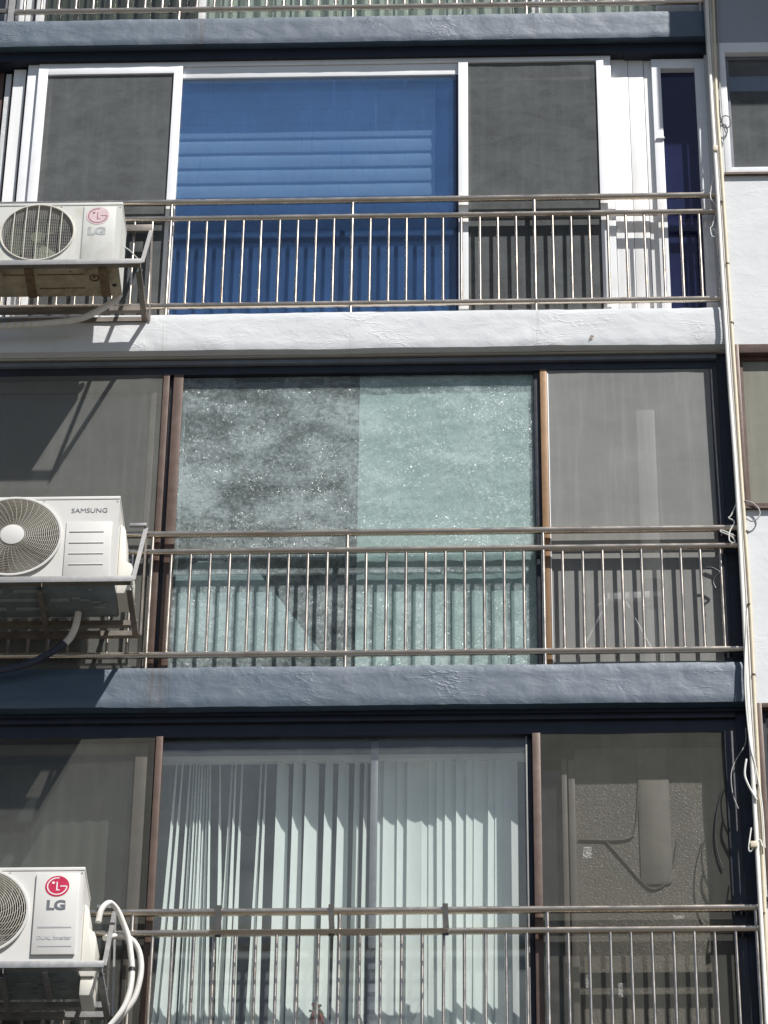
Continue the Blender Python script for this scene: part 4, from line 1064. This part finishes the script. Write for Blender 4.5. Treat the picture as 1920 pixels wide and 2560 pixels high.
# ------------------------------------------------------------------ small things behind the glass
ya = .125
def k4(x, y): return (960+x*.57866, 850+y*.57866)
ar = thing('clothes_airer', (PX(*k4(1020,1390), ya), ya, ZS['L'][0]+.05), 'white folding clothes airer standing behind the right screen', 'clothes airer')
def pt(x, y, Y): a = k4(x, y); return unp(a[0], a[1], Y)
MB().bar(pt(965,1115,ya), pt(1160,1105,ya), .05, .035, (0,1,0)).build('top_board', M['airer'], ar, bevel=.004)
for (a, b) in (((965,1130),(830,1390)),((1045,1130),(1160,1340)),((1000,1100),(920,1150)),((1120,1150),(1160,1135))):
    MB().tube([pt(*a, ya-.01), pt(*b, ya-.03)], .005, 8).build('leg', M['airer'], ar)
def k6(x, y): return (960+x*.57866, 1700+y*.57866)
for i, (x, y, w, h_, lb) in enumerate(((878,745,38,50,'scrap of clear tape high on the lowest right screen'), (1275,1035,46,40,'scrap of clear tape right above the lowest middle rail'), (1098,1055,40,20,'small clear tape scrap between the two lowest upper rails'), (880,1300,28,56,'narrow clear tape scrap behind the lowest bars, left of two'), (1030,1340,34,60,'clear tape scrap behind the lowest bars, right of two'))):
    a = unp(*k6(x, y), .082); s = MB(); ww = w*.57866/445; hh = h_*.57866/375
    nn = 4
    for p in range(nn+1):
        for q in range(nn+1): s.v.append((a.x+ww*(p/nn-.5)+.004*noise.noise(Vector((p,q,i))), .084-.005*abs(noise.noise(Vector((p*.7,q*.9,i+5)))), a.z+hh*(q/nn-.5)))
    for p in range(nn):
        for q in range(nn): b = p*(nn+1)+q; s.f.append((b, b+nn+1, b+nn+2, b+1))
    s.solo('tape_scrap', M['tape'], lb, 'tape', 'clear tape scraps on the lowest screen')
# pale panel in front of the patterned glass, standing in for a reflection
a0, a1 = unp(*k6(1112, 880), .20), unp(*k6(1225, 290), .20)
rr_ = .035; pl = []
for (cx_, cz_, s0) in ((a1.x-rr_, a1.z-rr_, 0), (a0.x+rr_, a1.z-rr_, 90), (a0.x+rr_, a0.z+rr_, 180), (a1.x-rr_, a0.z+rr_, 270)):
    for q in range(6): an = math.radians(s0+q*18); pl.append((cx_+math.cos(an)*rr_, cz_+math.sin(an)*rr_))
MB().prism(pl, .206, .2145).solo('reflection_panel', simple('reflection_tone', (0.25, 0.236, 0.19), .5), 'pale rounded upright reflection shape painted in behind the lowest right screen', 'panel', bevel=.003)
tr_ = [k6(1100,300), k6(1098,480), k6(1085,640), k6(1040,690), k6(840,690)]
MB().tube(smooth_path([unp(a_, b_, .209) for (a_, b_) in tr_], 6), .0045, 6).solo('cord', M['cord'], 'dull cord bending across the patterned glass behind the lowest right screen', 'cord')
tr_ = [k6(960,700), k6(1040,790), k6(1110,870), k6(1160,905), k6(1215,880), k6(1250,800), k6(1265,700)]
MB().tube(smooth_path([unp(a_, b_, .212) for (a_, b_) in tr_], 6), .007, 6).solo('cord', M['cord'], 'thick dull cord drooping below the rounded reflection shape behind the lowest right screen', 'cord')
fp = unp(792, 2530, .2); fpo = thing('potted_plant', (fp.x, .2, fp.z-.08), 'small red flowered green plant low behind the lowest bars', 'plant')
s = MB()
rp = random.Random(2)
for q in range(40):
    c = Vector((fp.x+rp.uniform(-.03,.03), .2+rp.uniform(-.02,.02), fp.z+rp.uniform(-.06,.0))); d = Vector((rp.uniform(-1,1), rp.uniform(-1,0), rp.uniform(-.3,1))).normalized()*.025; e = d.orthogonal().normalized()*.008
    s.quad(c-e, c+d*.5-e*1.3, c+d, c+d*.5+e*1.3)
s.build('foliage', M['leaf'], fpo)
s = MB()
for q in range(16):
    c = Vector((fp.x+rp.uniform(-.025,.025), .185+rp.uniform(-.015,.01), fp.z+rp.uniform(.0,.05))); d = Vector((rp.uniform(-1,1), 0, rp.uniform(-1,1))).normalized()*.012; e = Vector((-d.z,0,d.x))
    s.quad(c-d, c-e, c+d, c+e)
s.build('flowers', M['pot'], fpo)
s = MB().disc((0,0,0), 0, .042, 0, .07, 16); s.v = [(fp.x+a*(1-b*4), .2+c, fp.z-.08+b) for (a, b, c) in s.v]
s.build('pot', M['pot'], fpo)

lf = unp(1478, 842, -.006); s = MB()
for (a_, l_) in ((.3,.022),(1.2,.018),(2.6,.014),(4.2,.02),(5.4,.016)):
    d = Vector((math.cos(a_)*l_, -.002, math.sin(a_)*l_)); e = Vector((-d.z, 0, d.x))*.28
    s.quad(lf, lf+d*.5-e, lf+d, lf+d*.5+e)
s.solo('dead_leaf', M['rustrib'], 'small brown dead leaf stuck on the white concrete band', 'leaf')
